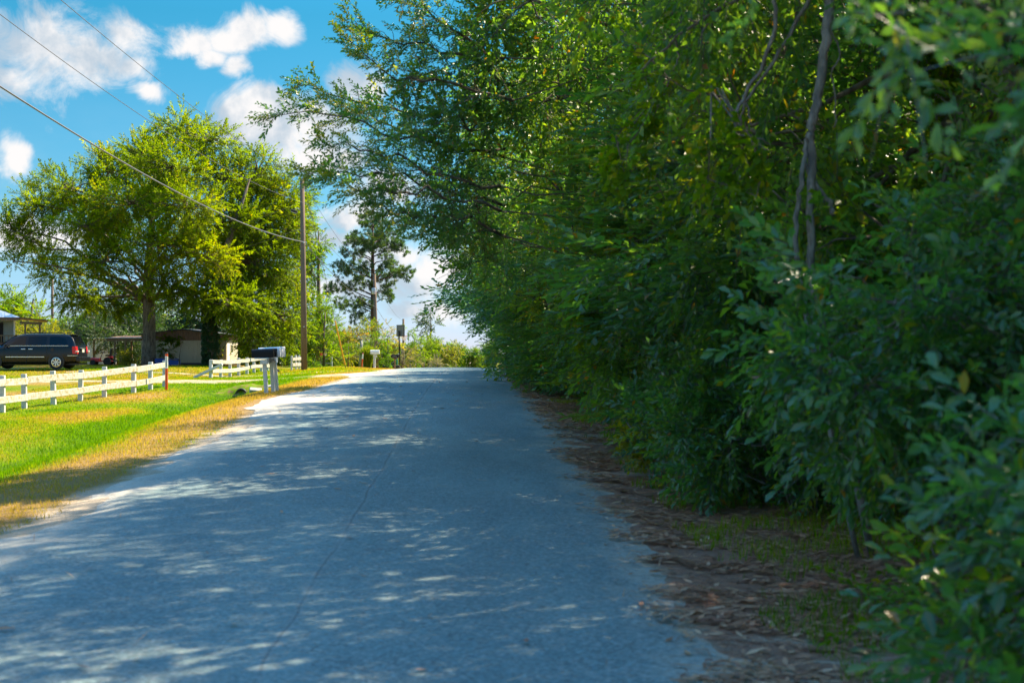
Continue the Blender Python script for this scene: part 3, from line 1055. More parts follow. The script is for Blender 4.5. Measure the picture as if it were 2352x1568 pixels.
def wall_proto(seed, H, reach, near, spr=None, mat=None):
    L = wall_lobes(seed, H, reach, True)
    r = random.Random(seed)
    trunk = []
    for i in range(9):
        t = i / 8
        trunk.append(((r.uniform(-.12, .12) * (i > 0), r.uniform(-.12, .12) * (i > 0), -0.2 + t * (H - 0.3)), 0.17 * (1 - t) + 0.03))
    if near:
        return thing_tree('water_oak', 'x', 'tree', (0, 0, 0), trunk, L, spr or SPR_NEAR, LEAF_KITE, mat or M_OAK, M_BARK, seed, 0.86, 0.62, 13, 0.30,
                          -0.15, 0.42, 1.0, 0.010, 0.004)
    return thing_tree('water_oak', 'x', 'tree', (0, 0, 0), trunk, L, SPR_FAR, LEAF_KITE, M_OAK, M_BARK, seed, 0.74, 0.80, 8, 0.30,
                      -0.15, 0.45, 1.0, 0.014, 0.005, branch_every=2)


near_protos = [wall_proto(101, 11.0, 3.6, True), wall_proto(102, 12.5, 4.0, True, SPR_WIDE, M_GUM)]
far_protos = [wall_proto(111, 11.5, 3.8, False), wall_proto(112, 13.0, 4.2, False), wall_proto(113, 10.0, 3.6, False)]
used = set()


def place(proto, x, y, rz, s, label, group, sz=None):
    o = proto if id(proto) not in used else copy_thing(proto)
    used.add(id(proto))
    o.location = gpt(x, y)
    o.rotation_euler = (0, 0, rz)
    o.scale = (s, s, s if sz is None else sz)
    tag(o, label, 'tree', group)
    return o

rg = random.Random(77)
G1 = 'oaks along the right verge'
row = [(8.6, 6.2), (13.5, 5.4), (17.5, 5.0), (21.5, 4.7), (26, 4.9), (31, 4.7), (36.5, 4.9), (42, 4.7), (48, 4.9), (54.5, 4.6), (61.5, 4.8),
       (69, 4.7), (77, 4.8), (86, 4.6), (96, 4.9), (107, 4.7)]
for i, (y, du) in enumerate(row):
    x = 1.55 - 0.029 * y + du - (1.4 if y < 30 else 1.4 if y < 50 else 0.5)
    pr = near_protos[i % 2] if y < 34 else far_protos[i % 3]
    s = rg.uniform(0.92, 1.08)
    if y > 80:
        s *= 0.8
    place(pr, x, y, rg.uniform(-0.5, 0.5), s, '%s leafy oak of the dark row along the right road edge, counted from the camera' % ORD[i], G1, s * 1.18 if y < 24 else None if y < 29 else s * (0.46 if i in (6, 8, 10) else rg.uniform(0.66, 0.8)))
G1b = 'trees filling the right wood edge'
for i, (y, du) in enumerate([(15.5, 6.0), (20, 5.8), (24.2, 5.9), (28.6, 5.6), (33.8, 5.5), (39, 5.5), (45, 5.4), (51, 5.3), (58, 5.2)]):
    place(far_protos[i % 3], 1.55 - 0.029 * y + du - (1.4 if y < 30 else 2.1), y, rg.uniform(-0.6, 0.6), rg.uniform(0.9, 1.05), 'leafy tree standing just behind the right roadside row', G1b, rg.uniform(0.42, 0.55))
G2 = 'trees deep in the right wood'
for i, (y, x) in enumerate([(12.5, 9.6), (18, 12.5), (26, 12.5), (36, 11.5), (47, 11), (60, 10.5), (13, 16), (21, 17), (31, 17)]):
    place(far_protos[(i + 1) % 3], x - 0.02 * y, y, rg.uniform(-3, 3), rg.uniform(0.95, 1.15), 'dark tree deep in the wood behind the right roadside oaks', G2)

# long oak boughs reaching out over the road, against the sky
def bough_tree():
    Y0 = 19.5
    base = gpt(3.9, 20.5)
    root = empty('overhanging_oak', base)
    rgn = random.Random(9)
    r = np.random.default_rng(9)
    mb = MB()
    mb.tube([base + Vector((0, 0, -0.2)), base + Vector((0.05, -0.1, 3)), base + Vector((-0.2, -0.2, 6)), base + Vector((-0.1, 0, 9)), base + Vector((0.1, 0.2, 11.5))], [0.26, 0.22, 0.18, 0.12, 0.04], 12)
    boughs = [[(1180, 190), (1010, 120), (900, 85), (800, 30)], [(1180, 240), (1000, 190), (880, 150), (800, 92)], [(1150, 300), (960, 250), (830, 230), (672, 200)],
              [(1160, 360), (950, 310), (800, 280), (610, 265)], [(1150, 420), (980, 390), (850, 355), (735, 322)], [(1160, 460), (960, 420), (830, 400), (695, 390)],
              [(1150, 480), (980, 450), (880, 430), (760, 405)], [(1150, 540), (1010, 500), (930, 480), (855, 470)], [(1160, 560), (1060, 530), (990, 515), (930, 510)],
              [(1160, 150), (1040, 60), (980, 20), (930, 0)],
              [(1160, 330), (1000, 330), (900, 300), (790, 245)],
              [(1180, 100), (1080, 10), (1020, -60), (960, -120)], [(1180, 60), (1080, -60), (1000, -120), (900, -160)]]
    P, D, S, T = [], [], [], []
    for bi, bg_ in enumerate(boughs):
        dep = Y0 + rgn.uniform(-1.8, 2.4)
        raw = [at(px, py, dep + 0.6 * (2 - i)) for i, (px, py) in enumerate(bg_)]
        path = []
        for i in range(3):
            for k in range(4):
                p = raw[i].lerp(raw[i + 1], k / 4)
                t = (i * 4 + k) / 12
                path.append(p + Vector((0, rgn.uniform(-.12, .12), rgn.uniform(-.07, .07) + 0.07 * math.sin(3.1 * t * 2 + bi))))
        path.append(raw[3])
        mb.tube(path, [0.022 * (1 - i / 12.5) + 0.003 for i in range(13)], 5)
        tb = base.copy(); tb.z = min(max(path[0].z - 0.8, base.z + 1), base.z + 10)
        mb.tube(limb_pts(tb, path[0], 0.1, 6, 0.10, rgn), [0.014, 0.014, 0.013, 0.012, 0.012, 0.012], 5)
        tot = sum((path[i + 1] - path[i]).length for i in range(12))
        nsh = int(tot / 0.030)
        for k in range(nsh):
            t = (k + rgn.random()) / nsh
            i = min(11, int(t * 12)); f = t * 12 - i
            p = path[i].lerp(path[i + 1], f)
            d0 = (path[i + 1] - path[i]).normalized()
            side = Vector((rgn.uniform(-1, 1), rgn.uniform(-1, 1), rgn.uniform(-0.7, 0.7))).normalized()
            ln = (1 - t) ** 0.8 * 0.62 + 0.05
            d1 = (d0 * 0.7 + side * 0.85).normalized()
            off = rgn.uniform(0, 1) ** 0.8 * ln
            p1 = p + d1 * off + Vector((0, 0, -0.10 * off))
            if off > 0.2:
                mb.tube([p, p.lerp(p1, 0.5) + Vector((0, 0, 0.03)), p1], [0.0055, 0.0045, 0.003], 3, False)
            P.append(p1); D.append(d0 * 0.5 + d1 * 0.7 + Vector((0, 0, -0.04))); S.append(rgn.uniform(0.55, 0.95)); T.append(0.48 + rgn.gauss(0, 0.13) if t < 0.55 or rgn.random() > 0.4 else 0.95)
    # the leafy mass the boughs grow from
    mass = [lb(1120, 60, 21, 110, 80), lb(1060, 170, 21, 100, 70), lb(1080, 300, 20.5, 110, 80), lb(1050, 400, 20.5, 80, 50), lb(1100, 480, 21, 110, 70), lb(1130, 590, 21.5, 80, 60),
            lb(960, 130, 20, 60, 40), lb(950, 270, 20, 60, 40), lb(960, 390, 20, 50, 36), lb(1060, 520, 21, 40, 26)]
    P2, D2, S2, T2_, C2 = lobe_sprays(mass, 2.4, 0.5, 11, 99, 0.2, -0.12, 0.46)
    for q, (li, cc) in enumerate(C2):
        mb.tube(limb_pts(Vector(mass[li][0]), Vector(cc), 0.05, 4, 0.09, rgn), [0.012, 0.009, 0.006, 0.003], 4, False)
    P = np.concatenate([np.array([tuple(v) for v in P]), P2]); D = np.concatenate([np.array([tuple(v) for v in D]), D2])
    S = np.concatenate([np.array(S), S2]); T = np.concatenate([np.array(T), T2_])
    st = stamp(make_sprays(13, 6, 0.36, 18, 0.082, 0.42, 55, 0.05, 0.7), LEAF_KITE, P, D, S, np.clip(T, 0.1, 0.95), 10, 0.004, odd=0.03)
    T_ = st['T'];
    sel = big_leaves(root, st, M_OAK, 300)
    tag(link_mesh('crown', stamp_mesh('crown', st, M_OAK, drop=sel, base=base), root), kind='stuff')
    mb.v = [Vector(p) - base for p in mb.v]
    mb.build('trunk', M_BARK, root, smooth=True)
    tag(root, 'oak whose long thin boughs reach left over the road against the sky', 'tree')
bough_tree()

# shrubs along the foot of the wood
def shrub_proto(seed, w, h, near):
    r = random.Random(seed)
    L = []
    for k in range(9):
        a = r.uniform(0, 6.28); d = w * r.uniform(0.1, 0.65)
        s = r.uniform(0.45, 0.75) * w * 0.62
        L.append(((d * math.cos(a), d * math.sin(a), h * r.uniform(0.22, 0.85)), (s, s, s * 0.8)))
    trunk = [((0, 0, -0.1), 0.04), ((0.05, 0, h * 0.4), 0.03), ((0, 0.05, h * 0.8), 0.012)]
    return thing_tree('thicket_shrub', 'x', 'shrub', (0, 0, 0), trunk, L, SPR_NEAR if near else SPR_FAR, LEAF_KITE, M_LAUREL if near else M_OAK, M_VINE, seed,
                      1.5 if near else 0.9, 0.5, 11 if near else 7, 0.3, -0.05, 0.42, 1.0, 0.008, 0.003)

sp = [shrub_proto(201, 1.5, 2.6, True), shrub_proto(202, 1.3, 2.0, True), shrub_proto(203, 1.6, 3.0, False)]
G3 = 'shrubs at the foot of the right wood'
shr = [(12.6, 3.2), (14.5, 2.35), (15.8, 3.4), (17.2, 2.1), (19, 2.3), (21, 1.9), (23.5, 2.2), (26, 1.75), (28.5, 2.0), (31.5, 1.7), (34.5, 1.9), (38, 1.65), (42, 1.9), (46.5, 1.7),
       (51.5, 1.8), (57, 1.6), (63, 1.7), (70, 1.6), (78, 1.7), (87, 1.5)]
for i, (y, du) in enumerate(shr):
    pr = sp[i % 2] if y < 30 else sp[2]
    o = pr if id(pr) not in used else copy_thing(pr)
    used.add(id(pr))
    xx = 1.55 - 0.029 * y + du + (0.5 if y > 30 else 0.2 if y > 20 else 0.0) + (0.4 if y > 44 else 0)
    o.location = gpt(xx, y)
    o.rotation_euler = (0, 0, rg.uniform(0, 6.28))
    s = rg.uniform(0.8, 1.1)
    o.scale = (s, s, s * rg.uniform(0.9, 1.2))
    tag(o, '%s low shrub at the foot of the right wood, counted from the camera' % ORD[i], 'shrub', G3)

# the big leafy shrubs close to the camera on the right
def near_bush(name, label, base, lobes, seed, dens, spc, stems, count=300, spr=SPR_BUSH, mat=M_LAUREL, clump_r=0.4, odd=0.025, tone=0.42, leaf=LEAF_OVAL):
    base = Vector(base)
    root = empty(name, base)
    P, D, S, T, C = lobe_sprays(lobes, dens, clump_r, spc, seed, 0.25, -0.05, tone)
    st = stamp(spr, leaf, P, D, S, T, seed, 0.0035, odd=odd)
    sel = big_leaves(root, st, mat, count)
    tag(link_mesh('foliage', stamp_mesh('foliage', st, mat, drop=sel, base=base), root), kind='stuff')
    rgn = random.Random(seed)
    mb = MB()
    for c, rr in lobes:
        for k in range(stems):
            b0 = base + Vector((rgn.uniform(-.35, .35), rgn.uniform(-.3, .3), -0.05))
            e = Vector(c) + Vector((rgn.uniform(-.5, .5) * rr[0], rgn.uniform(-.5, .5) * rr[1], rgn.uniform(-.3, .6) * rr[2]))
            mb.tube(limb_pts(b0, e, 0.12, 6, 0.04, rgn), [0.016, 0.014, 0.012, 0.009, 0.006, 0.003], 5)
    for q, (li, cc) in enumerate(C):
        c = Vector(lobes[li][0])
        mb.tube(limb_pts(c, Vector(cc), 0.05, 4, 0.09, rgn), [0.007, 0.006, 0.004, 0.002], 4, False)
    mb.v = [Vector(p) - base for p in mb.v]
    mb.build('stems', M_VINE, root, smooth=True)
    return tag(root, label, 'shrub')

near_bush('laurel_shrub', 'blurred glossy shrub nearest the camera at the lower right corner', gpt(3.0, 5.6),
          [((2.35, 5.3, 0.95), (0.75, 0.75, 0.55)), ((2.9, 5.0, 0.75), (0.8, 0.8, 0.7)), ((2.6, 5.9, 0.55), (0.8, 0.8, 0.5)), ((3.3, 6.0, 1.1), (0.9, 0.8, 0.6)),
           ((2.1, 4.9, 0.35), (0.55, 0.6, 0.35)), ((3.6, 7.0, 0.8), (0.9, 0.9, 0.7)), ((2.75, 4.3, 0.7), (0.6, 0.5, 0.6))], 301, 4.2, 9, 3)
near_bush('laurel_shrub', 'tall glossy shrub leaning out of the wood, halfway up the right side', gpt(4.2, 9.2),
          [((2.5, 8.7, 1.95), (0.85, 0.8, 0.5)), ((3.2, 8.9, 2.15), (0.9, 0.9, 0.55)), ((2.2, 8.9, 1.45), (0.7, 0.7, 0.38)), ((3.0, 8.4, 1.55), (0.9, 0.8, 0.55)),
           ((3.9, 9.1, 1.9), (1.0, 0.9, 0.8)), ((1.95, 9.2, 1.75), (0.45, 0.5, 0.28)), ((3.9, 9.6, 2.6), (0.9, 0.9, 0.6)), ((2.75, 9.3, 1.1), (0.8, 0.7, 0.4))], 302, 3.4, 9, 3)
near_bush('laurel_shrub', 'dense shrub spilling over the leaf litter beside the road bend of the verge', gpt(3.1, 14.2),
          [((2.2, 14.2, 0.75), (0.75, 0.9, 0.55)), ((2.9, 14.4, 1.3), (0.95, 1.0, 0.7)), ((2.1, 14.9, 1.3), (0.8, 0.9, 0.6)), ((2.5, 14.7, 2.1), (0.95, 0.9, 0.7)), ((3.4, 13.9, 0.7), (0.9, 0.9, 0.6)),
           ((1.75, 15.6, 0.7), (0.55, 0.8, 0.45)), ((3.4, 14.6, 2.2), (0.9, 0.9, 0.8))], 303, 3.4, 11, 3, leaf=LEAF_KITE)
# branch hanging into the top right corner
near_bush('hanging_branch', 'leafy oak branch drooping into the top right corner, close and blurred', Vector((2.6, 4.6, 3.6)),
          [((1.25, 4.6, 2.78), (0.45, 0.35, 0.10)), ((1.75, 4.7, 2.72), (0.35, 0.35, 0.14)), ((1.75, 4.2, 2.45), (0.20, 0.3, 0.25)), ((0.95, 4.7, 2.86), (0.3, 0.3, 0.08))], 304, 3.0, 4, 1, 220,
          SPR_NEAR, M_OAK, 0.2)
# low sprawling yellow green weed in front of it
near_bush('sprawling_weed', 'low yellow green sprawling weed between the litter and the near shrub', gpt(2.9, 8.2),
          [((2.5, 8.0, 0.16), (0.6, 0.9, 0.12)), ((3.0, 8.8, 0.22), (0.7, 0.8, 0.16)), ((2.35, 7.0, 0.14), (0.4, 0.6, 0.1)), ((3.1, 10.2, 0.25), (0.6, 0.8, 0.2)), ((2.2, 6.3, 0.13), (0.35, 0.5, 0.1))],
          305, 2.4, 5, 2, 200, make_sprays(16, 5, 0.3, 14, 0.05, 0.5), M_GREEN, 0.3, 0.05, 0.55)

def z6(x, y, d):
    return at((2000 + x / 1.96) / 1.306, (y / 1.96) / 1.306, d)


# leafy vines draped over the face of the wood
def draped_vine(label, pts, seed, mat, n=260):
    rgn = random.Random(seed)
    base = pts[0]
    mb = MB()
    P, D = [], []
    for s in range(4):
        path = [p + Vector((rgn.uniform(-.25, .25), rgn.uniform(-.25, .25), rgn.uniform(-.12, .12))) for p in pts]
        mb.tube([p - base for p in path], [0.008] * (len(path) - 1) + [0.003], 4)
        for k in range(n // 4):
            i = rgn.randrange(len(path) - 1)
            q = path[i].lerp(path[i + 1], rgn.random())
            P.append(tuple(q)); D.append((rgn.uniform(-1, .2), rgn.uniform(-1, .3), rgn.uniform(-1, .4)))
    m_ = len(P)
    st = stamp(make_sprays(seed, 4, 0.22, 8, 0.085, 0.75), LEAF_KITE, np.array(P), np.array(D), np.full(m_, 0.9), np.clip(np.random.default_rng(seed).normal(0.55, 0.12, m_), 0.1, 0.85), seed, 0.003)
    root = empty('leafy_vine', base)
    tag(link_mesh('foliage', stamp_mesh('foliage', st, mat, base=base), root), kind='stuff')
    mb.build('stems', M_VINE, root, smooth=True)
    tag(root, label, 'vine')

draped_vine('light green leafy vine hanging on the wood edge above the grassy verge', [at(1330, 640, 20), at(1345, 680, 19.8), at(1360, 720, 19.7), at(1350, 770, 19.6)], 611, M_GREEN, 160)
draped_vine('small yellow vine spray low on the wood edge beside the road', [at(1480, 990, 17.0), at(1490, 1020, 16.9), at(1475, 1050, 16.8)], 612, M_YELLOW, 60)
draped_vine('leafy vine trailing down between the bare vines', [z6(360, 560, 11.0), z6(420, 800, 10.9), z6(430, 950, 10.9), z6(410, 1150, 10.9)], 613, M_GREEN, 50)
draped_vine('green leafy vine hanging from the canopy left of the bare vines', [at(1480, 60, 13.5), at(1490, 200, 13.3), at(1465, 330, 13.2), at(1480, 440, 13.2)], 614, M_GREEN, 80)
draped_vine('leafy vine climbing the mottled grey trunk', [z6(1720, 1100, 12.8), z6(1690, 700, 12.8), z6(1640, 350, 12.8), z6(1590, 60, 12.8)], 615, M_GREEN, 160)

# slender pale trunks and bare vines at the edge of the wood
def wander(name, label, cat, path, r0, r1, mat, seed, forks=()):
    rgn = random.Random(seed)
    base = path[0]
    root = None
    mb = MB()
    def sub(path, r0, r1):
        P = []
        for i in range(len(path) - 1):
            for k in range(4):
                p = path[i].lerp(path[i + 1], k / 4)
                if i + k:
                    p = p + Vector((rgn.uniform(-1, 1), rgn.uniform(-1, 1), rgn.uniform(-1, 1))) * 0.012
                P.append(p)
        P.append(path[-1])
        n = len(P)
        mb.tube(P, [r0 + (r1 - r0) * i / (n - 1) for i in range(n)], 8)
    sub(path, r0, r1)
    for f in forks:
        sub(f, r0 * 0.6, r1 * 0.5)
    mb.v = [Vector(p) - base for p in mb.v]
    o = mb.build(name, mat, None, smooth=True)
    o.location = base
    return tag(o, label, cat)

D0 = 11.2
wander('hanging_vine', 'thin bare vine that loops left and hangs in front of the dark oak leaves', 'vine',
       [z6(690, -260, D0), z6(640, 0, D0), z6(630, 200, D0), z6(560, 400, D0), z6(460, 560, D0), z6(395, 680, D0 - .1), z6(405, 800, D0 - .1), z6(470, 850, D0), z6(465, 980, D0), z6(410, 1100, D0), z6(405, 1230, D0)],
       0.018, 0.010, M_VINE, 1, [[z6(405, 800, D0), z6(560, 810, D0), z6(610, 850, D0)], [z6(450, 560, D0), z6(490, 640, D0), z6(485, 760, D0)]])
wander('pale_sapling', 'slender pale trunk that splits into thin stems above the tall shrub', 'sapling',
       [gpt(2.9, D0 + .2, -0.1), z6(845, 1600, D0), z6(850, 1250, D0), z6(850, 1000, D0), z6(848, 800, D0), z6(850, 730, D0), z6(890, 580, D0), z6(930, 300, D0), z6(960, 60, D0), z6(985, -260, D0), z6(1000, -700, D0), z6(960, -1100, D0)],
       0.030, 0.045, M_BARK_PALE, 2, [[z6(850, 740, D0), z6(815, 850, D0), z6(810, 960, D0), z6(780, 1130, D0), z6(760, 1320, D0), z6(765, 1600, D0), gpt(2.75, D0, -0.1)],
                                      [z6(812, 960, D0), z6(880, 1080, D0), z6(960, 1190, D0), z6(985, 1260, D0)]])
wander('hanging_vine', 'bare vine slanting down to the left behind the looping vine', 'vine',
       [z6(900, -120, D0 + .4), z6(750, 160, D0 + .4), z6(600, 420, D0 + .3), z6(450, 610, D0 + .3), z6(430, 760, D0 + .3)], 0.02, 0.008, M_VINE, 3)
wander('hanging_vine', 'thin wavy vine hanging right of the slender pale trunk', 'vine',
       [z6(985, -100, D0), z6(975, 180, D0), z6(1020, 320, D0), z6(960, 440, D0), z6(1000, 600, D0), z6(985, 750, D0)], 0.008, 0.006, M_VINE, 4)
wander('slim_tree_trunk', 'mottled grey trunk between the pale sapling and the right frame edge', 'tree trunk',
       [gpt(4.6, 13.2, -0.2), z6(1720, 1300, 13), z6(1690, 880, 13), z6(1650, 600, 13), z6(1620, 380, 13), z6(1560, 0, 13), z6(1500, -500, 13), z6(1480, -1200, 13)], 0.13, 0.09, M_BARK_PALE, 5)
wander('slim_tree_trunk', 'mottled pale trunk at the right edge of the frame', 'tree trunk',
       [gpt(4.55, 11.8, -0.2), z6(2110, 1100, 11.8), z6(2090, 830, 11.8), z6(2015, 480, 11.8), z6(1930, 30, 11.8), z6(1880, -500, 11.8), z6(1800, -1100, 11.8)], 0.085, 0.06, M_BARK_PALE, 6,
       [[z6(2040, 640, 11.8), z6(1960, 580, 11.7), z6(1860, 530, 11.6)]])
wander('dead_branch', 'bare dead branch slanting across the dark leaves at the top', 'branch',
       [z6(560, -60, 12), z6(420, -10, 12), z6(300, 60, 12), z6(60, 210, 12), z6(-20, 300, 12), z6(-160, 420, 12)], 0.022, 0.008, M_VINE, 7,
       [[z6(300, 60, 12), z6(210, 180, 12), z6(190, 260, 12)], [z6(60, 210, 12), z6(70, 330, 12), z6(40, 420, 12)], [z6(190, 130, 12), z6(90, 100, 12)]])

# ------------------------------------------------------------------ trees of the yard, left
def z3(x, y):
    return (850 + x / 3.92) / 1.306, (850 + y / 3.92) / 1.306


def l3(x, y, d, rx, ry, rd=None):
    px, py = z3(x, y)
    return lb(px, py, d, rx / 3.92 / 1.306, ry / 3.92 / 1.306, rd)


def z4(x, y, d):
    return at((860 + x / 3.2675) / 1.306, (520 + y / 3.2675) / 1.306, d)

B = gpt(-21.7, 85)
big = [lb(95, 470, 84, 62, 42), lb(55, 545, 83, 55, 28), lb(25, 520, 83, 30, 30), lb(165, 435, 86, 75, 45), lb(250, 395, 84, 70, 45), lb(325, 345, 87, 75, 45),
       lb(412, 298, 86, 70, 38), lb(478, 322, 84, 60, 40), lb(395, 385, 81, 85, 45), lb(295, 465, 81, 90, 45), lb(190, 520, 82, 75, 40), lb(425, 475, 79, 90, 52),
       lb(510, 410, 85, 75, 55), lb(545, 505, 84, 75, 50), lb(365, 565, 79, 90, 45), lb(240, 600, 81, 85, 35), lb(140, 625, 84, 60, 26), lb(460, 590, 80, 85, 45),
       lb(540, 600, 85, 60, 45), lb(330, 640, 81, 80, 30), lb(175, 680, 84, 55, 24), lb(430, 670, 82, 75, 30), lb(90, 590, 87, 45, 20), lb(250, 690, 86, 70, 26),
       lb(500, 660, 83, 60, 36), lb(360, 440, 90, 90, 50), lb(250, 520, 90, 80, 50), lb(470, 540, 90, 80, 50), lb(30, 600, 82, 25, 18)]
thing_tree('yard_tree', 'broad yellow green shade tree with a thick bare trunk behind the van', 'tree', B,
           [(B + Vector((0, 0, -0.2)), 0.55), (B + Vector((0, 0, 0.5)), 0.42), (B + Vector((0.02, 0, 2.2)), 0.38), (B + Vector((0.0, 0, 4.0)), 0.36), (B + Vector((-0.1, 0.1, 5.2)), 0.30),
            (B + Vector((0.1, 0, 7.5)), 0.2), (B + Vector((0.3, 0, 10.5)), 0.11), (B + Vector((0.4, 0, 13)), 0.04)],
           big, SPR_YARD, LEAF_KITE, M_YARD, M_BARK, 401, 1.05, 1.0, 12, 0.20, 0.05, 0.42, 1.0, 0.03, 0.01, up=0.05)

B = gpt(-17.55, 83)
thing_tree('yard_tree', 'yellow green tree with an ivy covered trunk in front of the shed', 'tree', B,
           [(B + Vector((0, 0, -0.2)), 0.40), (B + Vector((0, 0, 0.6)), 0.33), (B + Vector((0.05, 0, 3)), 0.30), (B + Vector((0.4, 0, 5.5)), 0.24), (B + Vector((1.4, 0.2, 8.5)), 0.14), (B + Vector((2.2, 0.3, 11)), 0.05)],
           [lb(595, 395, 87, 70, 50), lb(640, 450, 88, 55, 55), lb(600, 500, 87, 75, 55), lb(655, 535, 87, 50, 55), lb(585, 610, 85, 80, 55), lb(655, 640, 87, 50, 55),
            lb(560, 700, 83, 75, 45), lb(640, 725, 85, 60, 45), lb(600, 775, 85, 65, 36), lb(525, 700, 81, 40, 30), lb(665, 470, 91, 30, 40), lb(670, 770, 87, 35, 30), lb(550, 560, 89, 70, 60)],
           SPR_HANG, LEAF_KITE, M_YARD, M_BARK, 402, 1.0, 1.0, 12, 0.25, -0.18, 0.40, 1.0, 0.028, 0.01)
# ivy on the trunk
rgn = random.Random(5)
P, D = [], []
for k in range(520):
    h = rgn.uniform(0.1, 4.6); a = rgn.uniform(2.6, 6.0)
    P.append((B.x + 0.33 * math.cos(a), B.y + 0.33 * math.sin(a), B.z + h)); D.append((math.cos(a), math.sin(a), -0.6))
st = stamp(make_sprays(20, 4, 0.25, 8, 0.13, 0.8), LEAF_KITE, np.array(P), np.array(D), np.full(520, 1.0), np.full(520, 0.35), 6, 0.006)
iv = link_mesh('climbing_ivy', stamp_mesh('climbing_ivy', st, M_DARK, base=B)); iv.location = B
tag(iv, 'dark ivy climbing the tree trunk in front of the shed', 'ivy')

B = gpt(-13.6, 100)
thing_tree('yard_tree', 'dark green narrow tree just behind the tall utility pole', 'tree', B,
           [(B + Vector((0, 0, -0.2)), 0.2), (B + Vector((0, 0, 4)), 0.16), (B + Vector((0, 0, 9.5)), 0.05)],
           [lb(712, 555, 99, 26, 36), lb(716, 620, 99, 26, 42), lb(708, 690, 99, 34, 40), lb(690, 490, 100, 26, 40), lb(680, 600, 101, 40, 60), lb(675, 700, 101, 40, 50), lb(690, 440, 101, 18, 26)],
           SPR_YARD, LEAF_KITE, M_GREEN, M_BARK, 403, 0.9, 0.9, 10, 0.3, -0.1, 0.28, 1.0, 0.02, 0.01)
B = gpt(-12.3, 93)
thing_tree('yard_tree', 'small bushy green tree between the two utility poles', 'tree', B,
           [(B + Vector((0, 0, -0.1)), 0.1), (B + Vector((0, 0, 2.2)), 0.07), (B + Vector((0.1, 0, 3.6)), 0.03)],
           [lb(735, 715, 94, 24, 28), lb(745, 755, 94, 24, 26), lb(715, 770, 93, 32, 34), lb(690, 800, 93, 32, 26), lb(735, 800, 93, 34, 24), lb(762, 745, 96, 12, 34)],
           SPR_YARD, LEAF_KITE, M_GREEN, M_BARK, 404, 1.5, 0.6, 9, 0.3, -0.05, 0.45, 0.8, 0.015, 0.008)
B = gpt(-30, 108)
thing_tree('cedar_tree', 'dark blue green feathery cedar behind the van', 'tree', B,
           [(B + Vector((0, 0, -0.2)), 0.25), (B + Vector((0, 0, 3)), 0.2), (B + Vector((0, 0, 5.5)), 0.06)],
           [lb(230, 735, 107, 80, 42), lb(170, 770, 106, 55, 42), lb(300, 755, 106, 60, 46), lb(245, 795, 105, 90, 36), lb(335, 710, 108, 50, 36), lb(150, 810, 106, 60, 30), lb(350, 780, 106, 60, 46),
            lb(280, 700, 109, 70, 30)],
           SPR_HANG, LEAF_KITE, M_DARK, M_BARK, 405, 0.9, 1.0, 11, 0.3, -0.35, 0.4, 0.9, 0.02, 0.008)
B = gpt(-27.4, 93.2)
thing_tree('cedar_shrub', 'dark drooping evergreen branches between the van and the lean to porch', 'shrub', B,
           [(B + Vector((0, 0, -0.1)), 0.08), (B + Vector((0, 0, 1.5)), 0.06), (B + Vector((0, 0, 2.8)), 0.02)],
           [lb(222, 770, 92.5, 18, 16), lb(240, 782, 92.5, 20, 14), lb(262, 768, 93, 24, 18), lb(246, 752, 93, 24, 14), lb(285, 775, 93.5, 22, 20), lb(310, 785, 93.5, 22, 26), lb(335, 790, 93, 16, 26), lb(262, 800, 93, 14, 12), lb(300, 815, 93.5, 30, 14)],
           SPR_HANG, LEAF_KITE, M_DARK, M_BARK, 411, 2.0, 0.6, 9, 0.2, -0.4, 0.4, 0.7, 0.012, 0.006)
B = gpt(-21, 118)
thing_tree('shade_tree', 'dark tree mass filling the gap behind the shed roof', 'tree', B,
           [(B + Vector((0, 0, -0.2)), 0.25), (B + Vector((0, 0, 3)), 0.2), (B + Vector((0, 0, 7)), 0.06)],
           [lb(420, 720, 115, 80, 46), lb(520, 740, 115, 80, 50), lb(460, 780, 114, 100, 44), lb(590, 790, 114, 70, 44), lb(390, 780, 114, 60, 50), lb(560, 690, 117, 70, 50), lb(650, 780, 112, 60, 50)],
           SPR_BIG, LEAF_KITE, M_DARK, M_BARK, 406, 0.6, 1.2, 9, 0.3, -0.2, 0.45, 1.0, 0.02, 0.01)
B = gpt(-38, 112)
thing_tree('sumac_tree', 'bright green feathery leaved tree rising behind the house', 'tree', B,
           [(B + Vector((0, 0, -0.2)), 0.2), (B + Vector((0, 0, 3)), 0.15), (B + Vector((0.3, 0, 5.5)), 0.05)],
           [lb(25, 715, 112, 45, 26), lb(75, 730, 112, 40, 22), lb(-10, 700, 113, 36, 26), lb(45, 750, 111, 50, 24), lb(105, 745, 110, 26, 18)],
           SPR_COMP, LEAF_KITE, M_GREEN, M_BARK, 407, 0.7, 1.0, 9, 0.3, -0.1, 0.55, 1.2, 0.02, 0.01)
B = gpt(-33, 100)
thing_tree('yellow_shrub', 'sunlit yellow shrub seen under the porch roof', 'shrub', B,
           [(B + Vector((0, 0, -0.1)), 0.06), (B + Vector((0, 0, 1)), 0.05), (B + Vector((0.1, 0, 2.2)), 0.02)],
           [lb(60, 752, 98, 32, 18), lb(100, 757, 98, 36, 15), lb(140, 775, 98, 28, 14), lb(90, 780, 97, 60, 20), lb(20, 760, 99, 40, 20), lb(165, 790, 98, 14, 14)],
           SPR_YARD, LEAF_KITE, M_YELLOW, M_BARK, 408, 2.0, 0.5, 9, 0.2, 0.0, 0.4, 0.6, 0.015, 0.008)
B = gpt(-19.4, 83.0)
